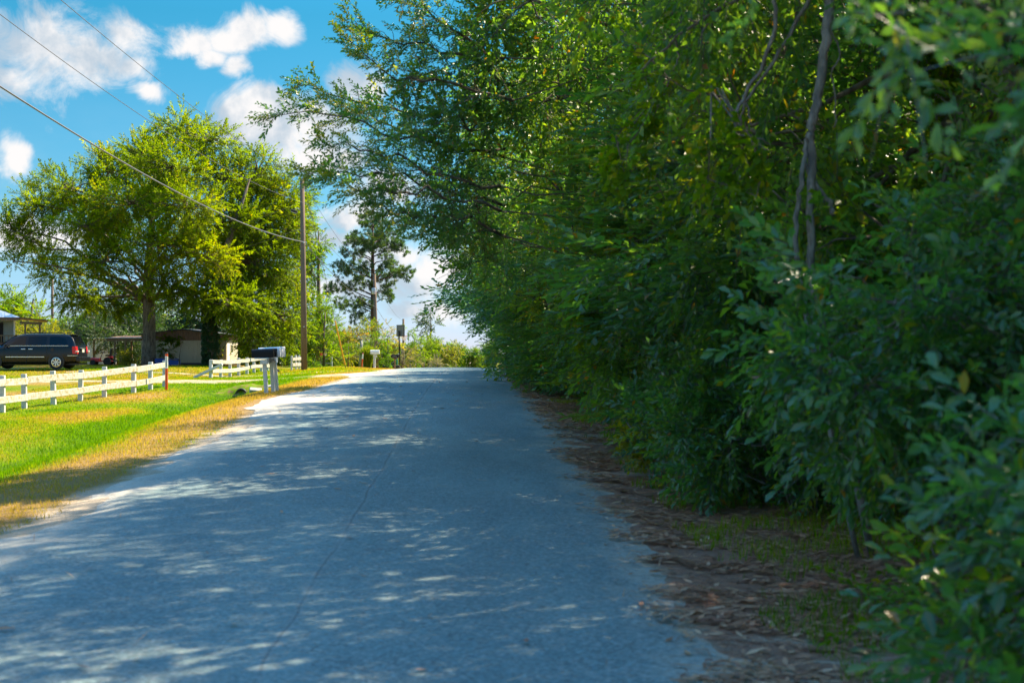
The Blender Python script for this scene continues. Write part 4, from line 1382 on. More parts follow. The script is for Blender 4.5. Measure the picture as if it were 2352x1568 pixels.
thing_tree('weedy_shrub', 'bright yellow green weed beside the shed steps', 'shrub', B,
           [(B + Vector((0, 0, -0.05)), 0.03), (B + Vector((0, 0, 0.6)), 0.02), (B + Vector((0.1, 0, 1.2)), 0.01)],
           [lb(292, 812, 83, 9, 8), lb(298, 825, 83, 12, 9), lb(288, 835, 83, 12, 8), lb(303, 806, 83, 6, 6)],
           SPR_COMP, LEAF_KITE, M_YELLOW, M_BARK, 409, 8, 0.25, 7, 0.2, 0.1, 0.35, 0.42, 0.008, 0.004)
# line the weed up with where it grows
bpy.context.view_layer.update()

# ------------------------------------------------------------------ brush beyond the crest, far trees
def shrub(name, label, base, lobes, mat, seed, spr=SPR_YARD, dens=1.3, size=0.85, tone=0.45, spc=9, clump=0.65, drop=-0.05, h=2.0, sd=0.11):
    base = Vector(base)
    return thing_tree(name, label, 'shrub', base, [(base + Vector((0, 0, -0.1)), 0.07), (base + Vector((0.05, 0, h * .5)), 0.05), (base + Vector((0, 0, h)), 0.02)],
                      lobes, spr, LEAF_KITE, mat, M_BARK, seed, dens, clump, spc, 0.25, drop, tone, size, 0.018, 0.008, tone_sd=sd)

shrub('roadside_brush', 'tangled green brush behind the short broken fence', gpt(-12.0, 104),
      [l3(430, 620, 104, 100, 110), l3(330, 760, 103, 110, 100), l3(480, 800, 103, 130, 110), l3(600, 700, 104, 90, 120), l3(300, 880, 102, 120, 60), l3(620, 880, 103, 130, 70)], M_GREEN, 421)
shrub('roadside_brush', 'yellowing brush left of the leaning stump', gpt(-11.2, 106),
      [l3(740, 640, 106, 90, 90), l3(700, 760, 106, 100, 100), l3(780, 860, 105, 90, 80), l3(820, 560, 107, 80, 60)], M_AUTUMN, 422)
shrub('arching_shrub', 'old arching shrub with dark bare limbs behind the white mailbox', gpt(-11.4, 115),
      [l3(930, 540, 114, 90, 60), l3(1040, 560, 115, 90, 80), l3(860, 620, 114, 80, 70), l3(1080, 520, 116, 60, 50), l3(960, 640, 114, 80, 60)], M_AUTUMN, 423, h=3.0)
shrub('arching_shrub', 'reddish thin leaved shrub right of the pine trunk', gpt(-10.5, 120),
      [l3(1190, 540, 120, 70, 60), l3(1240, 620, 120, 70, 60), l3(1300, 600, 121, 60, 40)], M_AUTUMN, 424, dens=0.9, tone=0.7, h=2.6)
shrub('ivy_bush', 'deep green vine smothered bush behind the white mailbox', gpt(-10.8, 112),
      [l3(1120, 720, 112, 60, 110), l3(1160, 860, 111, 60, 100), l3(1080, 880, 111, 50, 90), l3(1230, 900, 111, 60, 70)], M_GREEN, 425, tone=0.3)
shrub('yellow_bush', 'yellow green bush under the basketball hoop', gpt(-9.6, 126),
      [l3(1270, 730, 126, 80, 60), l3(1380, 760, 126, 70, 50), l3(1480, 760, 127, 80, 60), l3(1250, 830, 125, 80, 50)], M_YELLOW, 426, tone=0.35)
shrub('leafy_bush', 'leafy green bush right of the basketball hoop', gpt(-8.2, 132),
      [l3(1560, 660, 132, 60, 60), l3(1600, 750, 132, 70, 80), l3(1580, 860, 131, 80, 80), l3(1470, 560, 134, 60, 40)], M_GREEN, 427, tone=0.5)
shrub('leafy_bush', 'light green bush in the middle of the far road end', gpt(-7.6, 150),
      [l3(1680, 700, 150, 70, 60), l3(1720, 800, 150, 80, 90), l3(1780, 700, 151, 60, 60), l3(1650, 890, 149, 80, 70)], M_GREEN, 428, tone=0.62)
shrub('yellow_bush', 'golden bush beside the dark wood at the far road end', gpt(-6.0, 152),
      [l3(1930, 740, 152, 70, 80), l3(1960, 840, 151, 80, 90), l3(1880, 880, 151, 80, 60), l3(2030, 780, 152, 50, 90)], M_YELLOW, 429, tone=0.3)
shrub('bramble', 'grey brown bramble tangle right of the hoop pole', gpt(-9.4, 121),
      [l3(1440, 860, 121, 70, 40), l3(1500, 910, 121, 80, 40), l3(1400, 930, 121, 60, 30)], M_BRAMBLE, 430, dens=1.5, tone=0.7)
shrub('bramble', 'dry grey bramble low at the far road end', gpt(-7.4, 140),
      [l3(1800, 930, 140, 80, 34), l3(1720, 950, 140, 70, 26), l3(1880, 950, 140, 60, 26)], M_BRAMBLE, 431, dens=1.3, tone=0.8)
B = gpt(-10, 175)
thing_tree('far_tree', 'lone thin crowned tree above the far brush', 'tree', B,
           [(B + Vector((0, 0, -0.2)), 0.16), (B + Vector((0, 0, 3.5)), 0.12), (B + Vector((0, 0, 8.5)), 0.03)],
           [l3(1660, 400, 175, 50, 46), l3(1620, 450, 175, 40, 40), l3(1720, 460, 175, 50, 40), l3(1650, 520, 175, 70, 46), l3(1780, 470, 175, 34, 20), l3(1690, 345, 175, 24, 30)],
           SPR_BIG, LEAF_KITE, M_DARK, M_BARK, 432, 0.8, 0.9, 8, 0.2, -0.05, 0.5, 0.9, 0.03, 0.012)

# far woods: one tree built, the rest copies
B0 = Vector((0, 0, 0))
fl = []
rgn = random.Random(31)
for k in range(12):
    a = rgn.uniform(0, 6.28); d = rgn.uniform(0, 2.2)
    fl.append(((d * math.cos(a), d * math.sin(a), rgn.uniform(1.2, 6.2)), (1.5, 1.5, 1.2)))
fp = thing_tree('far_wood_tree', 'x', 'tree', B0, [((0, 0, -0.3), 0.2), ((0, 0, 3), 0.15), ((0, 0, 6), 0.05)], fl, SPR_BIG, LEAF_KITE, M_GREEN, M_BARK, 433, 0.5, 1.2, 8, 0.3, -0.1, 0.45, 1.0, 0.03, 0.012, branch_every=3)
k = 0
for (px, d, s) in [(760, 185, .75), (800, 200, .8), (835, 190, .7), (870, 210, .8), (905, 195, .65), (940, 215, .72), (985, 225, .75), (1020, 205, .6), (1050, 230, .72), (1085, 215, .7), (1120, 235, .8),
                   (700, 190, 1.0), (640, 200, 1.0), (560, 190, 1.1), (480, 200, 1.1), (400, 190, 1.1), (320, 200, 1.1), (240, 190, 1.1), (160, 200, 1.1), (90, 170, .95), (20, 165, .95), (-50, 170, 1.0)]:
    o = fp if k == 0 else copy_thing(fp)
    p = at(px, 800, d)
    o.location = gpt(p.x, d)
    o.rotation_euler = (0, 0, rgn.uniform(0, 6.28))
    o.scale = (s, s, s * rgn.uniform(0.85, 1.15))
    if px > 745:
        tag(o, 'far tree of the green belt closing the road end', 'tree', 'far trees at the road end')
    else:
        tag(o, 'far tree glimpsed behind the yard trees and house', 'tree', 'far trees behind the yard')
    k += 1

# ------------------------------------------------------------------ the tall pine
B = gpt(-13.7, 140)
tuft = [(840, 430), (770, 460), (915, 470), (700, 620), (640, 640), (780, 650), (850, 560), (950, 575), (1040, 585), (1010, 695), (1090, 680), (1125, 745), (600, 790), (690, 800), (780, 765), (900, 745),
        (1000, 835), (500, 895), (560, 960), (640, 915), (720, 985), (800, 905), (960, 940), (1060, 920), (1130, 960), (1050, 1005), (420, 1135), (500, 1110), (620, 1130), (700, 1065), (780, 1095), (930, 1010),
        (520, 1265), (600, 1300), (680, 1260), (760, 1285), (950, 1165), (980, 1225), (680, 1420), (800, 1430), (1010, 1135), (800, 520), (880, 640), (830, 720), (720, 700), (940, 660), (1170, 980)]
pl = []
rgn = random.Random(8)
for (x, y) in tuft:
    c = z4(x, y, 140 + rgn.uniform(-2.2, 2.2))
    pl.append((tuple(c), (0.50, 0.5, 0.24)))
P, D, S, T, C = lobe_sprays(pl, 4.6, 0.35, 5, 440, 0.1, 0.25, 0.45, size=0.85)
st = stamp(SPR_TUFT, LEAF_KITE, P, D, S, T, 441, 0.015, odd=0.01)
root = empty('pine_tree', B)
tag(link_mesh('crown', stamp_mesh('crown', st, M_PINE, base=B), root), kind='stuff')
mb = MB()
tx = z4(845, 500, 140).x
mb.tube([B + Vector((0, 0, -.3)), Vector((B.x + .05, 140, 4)), Vector((tx, 140, 8)), Vector((tx - .05, 140, 12)), Vector((tx, 140, z4(0, 440, 140).z))], [0.32, 0.27, 0.21, 0.12, 0.03], 10)
for c, _ in pl:
    c = Vector(c)
    h = abs(c.x - tx)
    z0 = min(max(c.z - 0.15 * h - 0.3, 2.0), z4(0, 470, 140).z)
    mb.tube(limb_pts(Vector((tx if z0 > 5 else B.x + .1, 140, z0)), c, 0.10, 5, 0.04, rgn), [0.07, 0.055, 0.045, 0.03, 0.015], 5)
mb.v = [Vector(p) - B for p in mb.v]
mb.build('trunk', M_BARK_PINE, root, smooth=True)
tag(root, 'tall open crowned pine beyond the second utility pole', 'tree')

# ------------------------------------------------------------------ materials of the built things
M_WHITE = mat_plain('white_board_paint', (0.52, 0.51, 0.46), 0.6, 0, 0.07, 5.0, 0.25, 60, (0.36, 0.29, 0.12), 0.45, 0.66, stretch=(1, 1, 1))
M_POSTW = mat_plain('white_post_paint', (0.58, 0.57, 0.55), 0.65, 0, 0.10, 7.0, 0.3, 50, (0.36, 0.33, 0.30), 0.58, 0.72, stretch=(1, 1, 0.4))
M_CLEANW = mat_plain('bright_white_paint', (0.80, 0.80, 0.80), 0.45, 0, 0.04, 5.0)
M_BLACK = mat_plain('black_enamel', (0.010, 0.009, 0.009), 0.5, 0, 0.2, 6.0, spec=0.2)
M_POLE = mat_plain('creosoted_pole', (0.19, 0.135, 0.095), 0.85, 0, 0.3, 5.0, 0.6, 30, (0.10, 0.07, 0.05), 0.5, 0.7, stretch=(4, 4, 0.35), spec=0.2)
M_TIMBER = mat_plain('weathered_timber', (0.24, 0.165, 0.10), 0.8, 0, 0.25, 5.0, 0.4, 40, stretch=(1, 1, 0.5), spec=0.2)
M_GREYWOOD = mat_plain('grey_timber', (0.34, 0.32, 0.28), 0.8, 0, 0.2, 6.0, 0.4, 40, spec=0.2)
M_ORANGE = mat_plain('orange_plastic', (0.78, 0.085, 0.012), 0.4, 0, 0.06, 8.0)
M_YGUARD = mat_plain('yellow_plastic', (0.72, 0.36, 0.02), 0.45, 0, 0.08, 8.0)
M_WIRE = mat_plain('cable', (0.10, 0.09, 0.10), 0.5, 0.2, 0.1, 5.0)
M_WIREGREY = mat_plain('bare_cable', (0.17, 0.16, 0.17), 0.45, 0.5, 0.1, 5.0)
M_GALV = mat_plain('galvanised_steel', (0.48, 0.50, 0.52), 0.4, 0.6, 0.1, 6.0)
M_PLASTBLK = mat_plain('black_plastic', (0.018, 0.018, 0.02), 0.5, 0, 0.2, 8.0)
M_CONC = mat_plain('concrete', (0.42, 0.40, 0.36), 0.9, 0, 0.2, 8.0, 0.4, 40, (0.20, 0.19, 0.15), 0.5, 0.7)
M_BLUE = mat_plain('blue_plastic', (0.010, 0.060, 0.33), 0.4, 0, 0.12, 5.0)
M_RED = mat_plain('red_paint', (0.55, 0.02, 0.02), 0.35, 0, 0.1, 6.0)
M_CARPAINT = mat_plain('dark_car_paint', (0.008, 0.009, 0.013), 0.2, 0.0, 0.1, 4.0, spec=0.4)
M_RUBBER = mat_plain('tyre_rubber', (0.018, 0.018, 0.018), 0.85, 0, 0.2, 10.0)
M_CHROME = mat_plain('bright_metal', (0.75, 0.75, 0.75), 0.22, 1.0, 0.03, 5.0)
M_GLASSD = mat_plain('tinted_glass', (0.004, 0.005, 0.008), 0.06, 0, 0.05, 3.0, spec=0.35)
M_TAIL = mat_plain('red_lens', (0.55, 0.012, 0.018), 0.18, 0, 0.08, 8.0)
M_SIDING = mat_plain('grey_green_siding', (0.25, 0.29, 0.255), 0.7, 0, 0.06, 4.0)
M_TIN = mat_plain('metal_roof', (0.45, 0.50, 0.56), 0.35, 0.5, 0.08, 3.0)
M_FASCIA = mat_plain('brown_fascia', (0.20, 0.105, 0.07), 0.7, 0, 0.15, 6.0)
M_SHED = mat_plain('tan_corrugated', (0.46, 0.41, 0.31), 0.65, 0, 0.1, 3.0, 0.0, 30, (0.30, 0.21, 0.13), 0.58, 0.78, stretch=(3, 3, 0.4))
M_SHEDBR = mat_plain('brown_sheet', (0.20, 0.115, 0.075), 0.75, 0, 0.2, 4.0, 0.0, 30, (0.11, 0.06, 0.04), 0.5, 0.7, stretch=(3, 3, 0.4))
M_ROOFD = mat_plain('dark_roofing', (0.05, 0.055, 0.07), 0.8, 0, 0.2, 5.0)
M_PALEWALL = mat_plain('pale_vinyl', (0.62, 0.66, 0.70), 0.6, 0, 0.05, 3.0)
M_NET = mat_plain('net_cord', (0.72, 0.66, 0.58), 0.8, 0, 0.05, 6.0)
M_RIM = mat_plain('rusty_red_rim', (0.42, 0.07, 0.03), 0.5, 0, 0.1, 6.0)
M_GTUBE = mat_plain('green_plastic', (0.01, 0.20, 0.12), 0.45, 0, 0.1, 6.0)
M_PLATE = mat_plain('pale_plate', (0.62, 0.60, 0.50), 0.5, 0, 0.15, 20.0)
M_SMOKE = mat_plain('smoked_acrylic', (0.10, 0.12, 0.13), 0.3, 0, 0.1, 6.0)
M_INK = mat_plain('dark_print', (0.05, 0.05, 0.06), 0.6, 0, 0.1, 10.0)


# ------------------------------------------------------------------ white board fences
def fence(label, posts, hgt, rails, seed, pw=0.135, bh=0.185, joint=2, first_brace=False, rail_x=1):
    """posts: (x, y); rails: heights of the board centres; boards nailed on the road side"""
    rgn = random.Random(seed)
    p0 = gpt(*posts[0])
    root = empty('board_fence', p0)
    pm = MB()
    pm.box((0, 0, hgt / 2 - 0.1), (pw, pw, hgt + 0.2))
    me = pm.mesh('post', M_POSTW, 0.008)
    tops = []
    for (x, y) in posts:
        o = link_mesh('post', me, root)
        g_ = gpt(x, y)
        o.location = g_ - p0
        o.rotation_euler = (rgn.uniform(-.02, .02), rgn.uniform(-.025, .025), rgn.uniform(-.1, .1))
        o.scale = (1, 1, rgn.uniform(0.97, 1.04))
        tops.append(g_)
    for rh in rails:
        i = 0
        while i < len(posts) - 1:
            j = min(i + joint, len(posts) - 1)
            dz = rgn.uniform(-.02, .02)
            mb = MB()
            for q in range(i, j):
                a, b = tops[q] - p0, tops[q + 1] - p0
                d = (b - a).normalized()
                n = Vector((d.y, -d.x, 0)) * rail_x
                off = n * (pw / 2 + 0.022)
                ext0 = -0.066 if q == i and i == 0 else (0.003 if q == i else 0)
                ext1 = 0.066 if q == j - 1 and j == len(posts) - 1 else (-0.003 if q == j - 1 else 0)
                mb.bar(a + off + Vector((0, 0, rh + dz)) + d * ext0, b + off + Vector((0, 0, rh + dz * (1 - 2 * (q - i)))) + d * ext1, 0.038, bh)
            mb.build('rail', M_WHITE, root, 0.004)
            i = j
    if first_brace:
        mb = MB()
        mb.bar(Vector((-0.75, 0.05, 0.03)), Vector((0.55, -0.20, 0.62)), 0.09, 0.11)
        mb.build('brace', M_POSTW, root, 0.005)
    return tag(root, label, 'fence')

y1 = [33.9, 36.1] + [39.7, 41.4, 43.4, 45.4, 47.4, 49.2, 51.0]
xs1 = [0, 73.5, 161, 241, 313, 401, 451.5, 494]
fp1 = [(-13.75, 36.4), (-13.65, 38.1)] + [((px - 1536) / 4267 * d, d) for px, d in zip(xs1[1:], (39.9, 41.6, 43.3, 45.1, 47.2, 49.1, 51.2))]
fence('long white two board fence in front of the van', fp1, 0.97, (0.33, 0.79), 1)
xs2 = [632, 662, 690, 716, 741, 762, 784, 803]
fp2 = [((px - 1536) / 4267 * d, d) for px, d in zip(xs2, (62.5, 64.9, 67.3, 69.7, 72.2, 74.4, 76.9, 79.2))]
fence('white board fence with a propped end brace beyond the sandy drive', fp2, 0.84, (0.32, 0.72), 2, 0.13, 0.17, 4, True)
fp3 = [((px - 1536) / 4267 * d, d) for px, d in zip((875, 888.5, 898), (78, 78.6, 79.2))]
fence('short bright white fence stub left of the tall utility pole', fp3, 0.80, (0.30, 0.62), 3, 0.10, 0.17)


def broken_fence():
    p = gpt((995 - 1536) / 4267 * 94, 94)
    root = empty('broken_fence', p)
    MB().box((0, 0, 0.3), (0.1, 0.1, 0.72)).build('post', M_POSTW, root, 0.006)
    mb = MB(); mb.bar((-0.05, -0.08, 0.56), (-0.98, -0.08, 0.30), 0.035, 0.11); mb.build('rail', M_GREYWOOD, root, 0.004)
    mb = MB(); mb.bar((-0.05, -0.08, 0.20), (-0.98, -0.08, 0.20), 0.035, 0.13); mb.build('rail', M_GREYWOOD, root, 0.004)
    mb = MB(); mb.bar((-0.98, -0.08, 0.19), (-1.9, -0.1, 0.27), 0.035, 0.10); mb.build('rail', M_GREYWOOD, root, 0.004)
    tag(root, 'broken pale fence end with a sloping top board by the flower bed', 'fence')
broken_fence()


# ------------------------------------------------------------------ mailboxes
def mailbox_mesh(L, W, H, mat, name='box'):
    """half-round topped rural box along x, door end at +x"""
    prof = [(-W / 2, 0)]
    hs = H - W / 2
    for k in range(9):
        a = math.pi - math.pi * k / 8
        prof.append((W / 2 * math.cos(a), hs + W / 2 * math.sin(a)))
    prof.append((W / 2, 0))
    mb = MB(); mb.prism(prof, 'X', -L / 2, L / 2)
    return mb, prof


def mailbox(label, loc, rz, mat, doormat, L=0.50, W=0.17, H=0.235, flag=None, tilt=0.0, cat='mailbox'):
    root = empty('mailbox', loc, rz)
    root.rotation_euler = (0, tilt, rz)
    mb, prof = mailbox_mesh(L, W, H, mat)
    mb.build('body', mat, root, 0.004, 'auto')
    # door: a slightly larger lipped cap
    big_ = [(y * 1.06, z * 1.03) for y, z in prof]
    d = MB(); d.prism(big_, 'X', L / 2 - 0.002, L / 2 + 0.022)
    dm = d.build('door', doormat, root, 0.004, 'auto')
    MB().box((L / 2 + 0.034, 0, H * 0.86), (0.02, 0.03, 0.025)).build('door_pull', doormat, dm, 0.003)
    bk = MB(); bk.prism([(y * 1.03, z * 1.015) for y, z in prof], 'X', -L / 2 - 0.008, -L / 2 + 0.004)
    bk.build('back_cap', mat, root)
    if flag:
        f = MB(); f.box((L * 0.22, -W / 2 - 0.008, H * 0.55), (0.02, 0.006, 0.16)); f.box((L * 0.22 - 0.03, -W / 2 - 0.008, H * 0.55 + 0.06), (0.06, 0.006, 0.05))
        f.build('flag', flag, root)
    return tag(root, label, cat, None)


def mail_stand():
    b = gpt(-6.25, 36.3)
    root = empty('mailbox_stand', b)
    d = 36.0
    def q(x, y, dd):   # from the close view of the stand: 7.84 px per source px
        return at((740 + x / 7.84) / 1.306, (1010 + y / 7.84) / 1.306, dd) - b
    for (xt, yt, xb, yb, dd) in [(415, 560, 480, 1470, 35.7), (580, 560, 640, 1415, 36.3), (655, 560, 725, 1345, 37.0)]:
        p0, p1 = q(xb, yb, dd), q(xt, yt, dd)
        p0.z = min(p0.z, float(gz(b.x, b.y)) - b.z + 0.05) - 0.12
        m = MB(); m.bar(p0, p1, 0.092, 0.092, (0, 1, 0)); m.build('post', M_POSTW, root, 0.006)
    m = MB(); m.bar(q(325, 592, 35.62), q(485, 592, 35.62), 0.04, 0.105); m.build('cross_board', M_POSTW, root, 0.004)
    m = MB(); m.bar(q(500, 550, 35.6), q(655, 545, 37.2), 0.04, 0.13); m.build('side_board', M_GREYWOOD, root, 0.004)
    m = MB(); m.bar(q(672, 545, 37.1), q(715, 545, 37.3), 0.04, 0.13); m.build('side_board', M_CLEANW, root, 0.004)
    zt = q(400, 500, 35.8).z
    m = MB(); m.box(((q(400, 500, 36).x), 0.02, zt - 0.005), (0.34, 1.45, 0.03)); m.build('shelf', M_POSTW, root, 0.004)
    tag(root, 'leaning white three post stand carrying the row of mailboxes', 'mailbox stand')
    x0 = b.x + q(415, 480, 36).x
    z0 = b.z + zt + 0.012
    spec = [('black mailbox, nearest of the row on the leaning white stand', -0.50, 0.0, M_BLACK, M_BLACK),
            ('second mailbox of the row, black with pale tape on its door', -0.29, 0.035, M_BLACK, M_BLACK),
            ('bright white mailbox, third in the row on the leaning stand', -0.05, 0.09, M_CLEANW, M_CLEANW),
            ('white mailbox, fourth in the row on the leaning stand', 0.19, 0.10, M_CLEANW, M_POSTW),
            ('white mailbox farthest back on the leaning stand', 0.43, 0.13, M_CLEANW, M_POSTW)]
    for i, (lab, dy, dx, m1, m2) in enumerate(spec):
        hh = 0.225 if i < 2 else 0.262
        o = mailbox(lab, (x0 + dx, b.y + dy, z0), 0.02, m1, m2, 0.52, 0.19, hh, None, -0.05)
        o['group'] = 'mailboxes on the leaning stand'
        if i < 2:
            m = MB(); m.box((0.273, -0.03, 0.10), (0.006, 0.05, 0.09)); m.build('tape', M_PLATE, o)
mail_stand()


def post_mailbox(label, x, y, h, mat, postmat, sheet=None, pw=0.10):
    g_ = gpt(x, y)
    st_ = empty('mailbox_post', g_)
    MB().box((0, 0, h / 2 - 0.1), (pw, pw, h + 0.2)).build('post', postmat, st_, 0.006)
    MB().box((0, 0, h - 0.03), (0.34, 0.16, 0.04)).build('platform', postmat, st_, 0.004)
    tag(st_, 'post carrying the ' + label, 'mailbox post')
    o = mailbox(label, g_ + Vector((0.02, 0, h)), 0.0, mat, mat, 0.54, 0.2, 0.25)
    return st_, o

st_, _ = post_mailbox('silver white mailbox alone on a white post', (1123.5 - 1536) / 4267 * 91, 91, 0.93, M_CLEANW, M_POSTW, pw=0.13)
MB().box((0.12, -0.02, 0.78), (0.06, 0.1, 0.16)).build('bracket', M_POSTW, st_, 0.004)
st_, bx_ = post_mailbox('black mailbox with white lettering near the basketball hoop', (1184 - 1536) / 4267 * 105, 105, 0.92, M_BLACK, M_TIMBER)
# illegible white script on its side: a few pen strokes
mb = MB()
rgn = random.Random(3)
px_ = -0.16
mb.tube([(px_, -0.104, 0.06), (px_ + 0.03, -0.104, 0.15), (px_ + 0.05, -0.104, 0.07), (px_ + 0.08, -0.104, 0.15), (px_ + 0.10, -0.104, 0.06)], 0.007, 4)
for k in range(6):
    x_ = px_ + 0.125 + k * 0.036
    mb.tube([(x_, -0.104, 0.065), (x_ + 0.012, -0.104, 0.11 + (0.03 if k in (2, 4) else 0)), (x_ + 0.03, -0.104, 0.068)], 0.006, 4)
mb.build('lettering', M_CLEANW, bx_)
t_ = MB(); t_.lathe([(0.05, -0.16), (0.055, -0.15), (0.055, 0.15), (0.05, 0.16)], (0, 0, 0), 'Z', 14)
t_ = t_.build('newspaper_tube', M_GTUBE, None, 0, 'auto'); t_.location = gpt((1191 - 1536) / 4267 * 104.8, 104.8, 0.62); t_.scale = (1, 1, 1.3)
tag(t_, 'green newspaper tube beside the black mailbox post', 'newspaper tube')


# ------------------------------------------------------------------ utility markers
def marker(label, x, y, h, r=0.055, lean=0.0, white=True):
    root = empty('marker_post', gpt(x, y))
    root.rotation_euler = (0, lean, 0)
    m = MB(); m.lathe([(r, -0.1), (r, h * 0.58)], (0, 0, 0), 'Z', 14); m.build('post', M_ORANGE, root, 0, 'auto')
    m = MB(); m.lathe([(r * 1.02, h * 0.58), (r * 1.02, h * 0.90)], (0, 0, 0), 'Z', 14); s = m.build('label_sleeve', M_CLEANW, root, 0, 'auto')
    if white:
        m = MB()
        m.tube([(-0.012, -r * 1.02 - 0.003, h * 0.865), (0.012, -r * 1.02 - 0.003, h * 0.85), (0.0, -r * 1.02 - 0.003, h * 0.83), (-0.012, -r * 1.02 - 0.003, h * 0.85)], 0.006, 4)
        for k in range(9):
            m.box((0.0, -r * 1.02 - 0.002, h * (0.80 - 0.021 * k)), (0.035, 0.004, 0.014))
        m.build('print', M_INK, s)
    m = MB(); m.lathe([(r * 1.01, h * 0.90), (r * 1.01, h * 0.965)], (0, 0, 0), 'Z', 14); m.build('band', M_ORANGE, root, 0, 'auto')
    m = MB(); m.lathe([(r * 1.06, h * 0.965), (r * 1.06, h * 0.99), (r * 0.7, h)], (0, 0, 0), 'Z', 14); m.build('cap', M_PLASTBLK, root, 0, 'auto')
    return tag(root, label, 'marker post')

marker('orange and white cable marker at the end of the long fence', (499.5 - 1536) / 4267 * 48.8, 48.8, 1.29, 0.048)
marker('small orange cable marker beside the reed clump', (1085.5 - 1536) / 4267 * 95, 95, 1.02, 0.05, 0.06, False)


# ------------------------------------------------------------------ utility poles and cables
def pole(label, x, y, h, r0, r1, lean=0.0):
    g_ = gpt(x, y)
    root = empty('utility_pole', g_)
    m = MB(); m.tube([(0, 0, -0.3), (lean * 0.4, 0, h * 0.4), (lean, 0, h)], [r0, (r0 * 1.2 + r1 * 0.8) / 2, r1], 16)
    m.build('pole', M_POLE, root, 0, True)
    return tag(root, label, 'utility pole'), g_

P1x, P1y = -10.95, 75.0
p1, g1 = pole('tall wooden utility pole with a street lamp behind the mailboxes', P1x, P1y, 10.05, 0.165, 0.115, -0.12)
lx = -0.10
m = MB(); m.tube([(lx, 0, 8.35), (lx - 0.25, 0, 8.55), (lx - 0.42, 0, 8.52)], 0.025, 8); m.build('lamp_arm', M_GALV, p1, 0, True)
m = MB(); m.box((lx - 0.44, 0, 8.40), (0.34, 0.26, 0.14), (0, 0.35, 0)); lh = m.build('lamp_head', M_PLASTBLK, p1, 0.03)
m = MB(); m.box((lx - 0.47, 0, 8.32), (0.26, 0.2, 0.03), (0, 0.35, 0)); m.build('lens', M_GALV, lh, 0.005)
m = MB(); m.lathe([(0.05, 9.86), (0.06, 9.93), (0.04, 10.02)], (-0.11, 0, 0.1), 'Z', 10); m.build('insulator', M_GALV, p1)
m = MB(); m.lathe([(0.035, 0), (0.05, 0.03), (0.035, 0.08)], (-0.02, -0.15, 6.72), 'Y', 10); m.build('insulator', M_GALV, p1)
m = MB(); m.lathe([(0.02, 0), (0.03, 0.02), (0.02, 0.04)], (0.0, -0.165, 2.3), 'Y', 8); m.build('tag_nail', M_CLEANW, p1)

P2 = at((1131) / 1.306, 0, 130)
p2, g2 = pole('second utility pole with a grey transformer in front of the pine', P2.x, 130, 8.9, 0.17, 0.13, -0.25)
m = MB(); m.lathe([(0.05, 0.0), (0.19, 0.0), (0.2, 0.02), (0.2, 0.54), (0.19, 0.56), (0.05, 0.58)], (-0.28, -0.22, 7.05), 'Z', 18); tr_ = m.build('transformer', M_GALV, p2, 0, 'auto')
m = MB(); m.lathe([(0.03, 0), (0.045, 0.05), (0.03, 0.1), (0.045, 0.14), (0.02, 0.2)], (-0.3, -0.22, 7.63), 'Z', 10); m.build('bushing', M_PLASTBLK, tr_)
P3 = at((1210) / 1.306, 0, 180)
p3, g3 = pole('distant reddish utility pole top above the far brush', P3.x, 180, 7.1, 0.16, 0.13)
gy4 = at(120, 0, 118)
p4, g4 = pole('thin utility pole between the house and the cedar', gy4.x, 118, 7.6, 0.13, 0.1)


def cable(label, pts, r, mat=None, cat='cable'):
    pts = [Vector(p) for p in pts]
    base = pts[0]
    m = MB(); m.tube([p - base for p in pts], r, 6)
    o = m.build('power_cable', mat or M_WIRE, None, 0, True)
    o.location = base
    return tag(o, label, cat, 'overhead cables')


def span(a, b, sag, n=24):
    a, b = Vector(a), Vector(b)
    return [a.lerp(b, i / n) - Vector((0, 0, 4 * sag * (i / n) * (1 - i / n))) for i in range(n + 1)]


def fitted(z, y0=75.0, y1=12.0, n=40):
    """line along the road through three sighted heights z = [(y, z) * 3]"""
    (a, za), (b, zb), (c, zc) = z
    out = []
    for i in range(n + 1):
        y = y0 + (y1 - y0) * i / n
        v = za * (y - b) * (y - c) / ((a - b) * (a - c)) + zb * (y - a) * (y - c) / ((b - a) * (b - c)) + zc * (y - a) * (y - b) / ((c - a) * (c - b))
        out.append((P1x + 0.11 + (75 - y) * 0.004, y, v))
    return out

cable('thick lowest cable running from the tall pole over the yard tree', fitted([(75, 7.2), (54.6, 6.62), (29.7, 7.11)]), 0.021, M_WIREGREY)
cable('middle of the three cables along the left of the sky', fitted([(75, 9.25), (41.7, 8.36), (30, 8.6)]), 0.0085)
cable('highest of the three cables along the left of the sky', fitted([(75, 10.45), (49.3, 9.77), (33.7, 9.9)]), 0.0085)
T2 = g2 + Vector((-0.25, 0, 8.8))
cable('top line sloping from the tall pole to the transformer pole', span((P1x - 0.1, 75, 10.4), T2, 0.75), 0.010)
cable('second line sloping from the tall pole to the transformer pole', span((P1x, 75, 8.6), T2 + Vector((0, 0, -0.5)), 0.6), 0.009)
cable('low slack line from the tall pole to the transformer pole', span((P1x + 0.1, 75, 7.1), g2 + Vector((-0.1, 0, 5.9)), 0.5), 0.016)
cable('upper line from the transformer pole to the distant pole', span(T2, g3 + Vector((0, 0, 6.9)), 0.8), 0.011)
cable('lower line from the transformer pole to the distant pole', span(g2 + Vector((-.1, 0, 5.9)), g3 + Vector((0, 0, 5.0)), 0.6), 0.014)
cable('upper house line crossing in front of the shade tree', span((P1x, 75, 9.4), g4 + Vector((0, 0, 7.5)), 0.5), 0.009, M_WIREGREY)
cable('lower house line crossing in front of the shade tree', span((P1x, 75, 8.0), g4 + Vector((0, 0, 6.6)), 0.6), 0.009, M_WIREGREY)
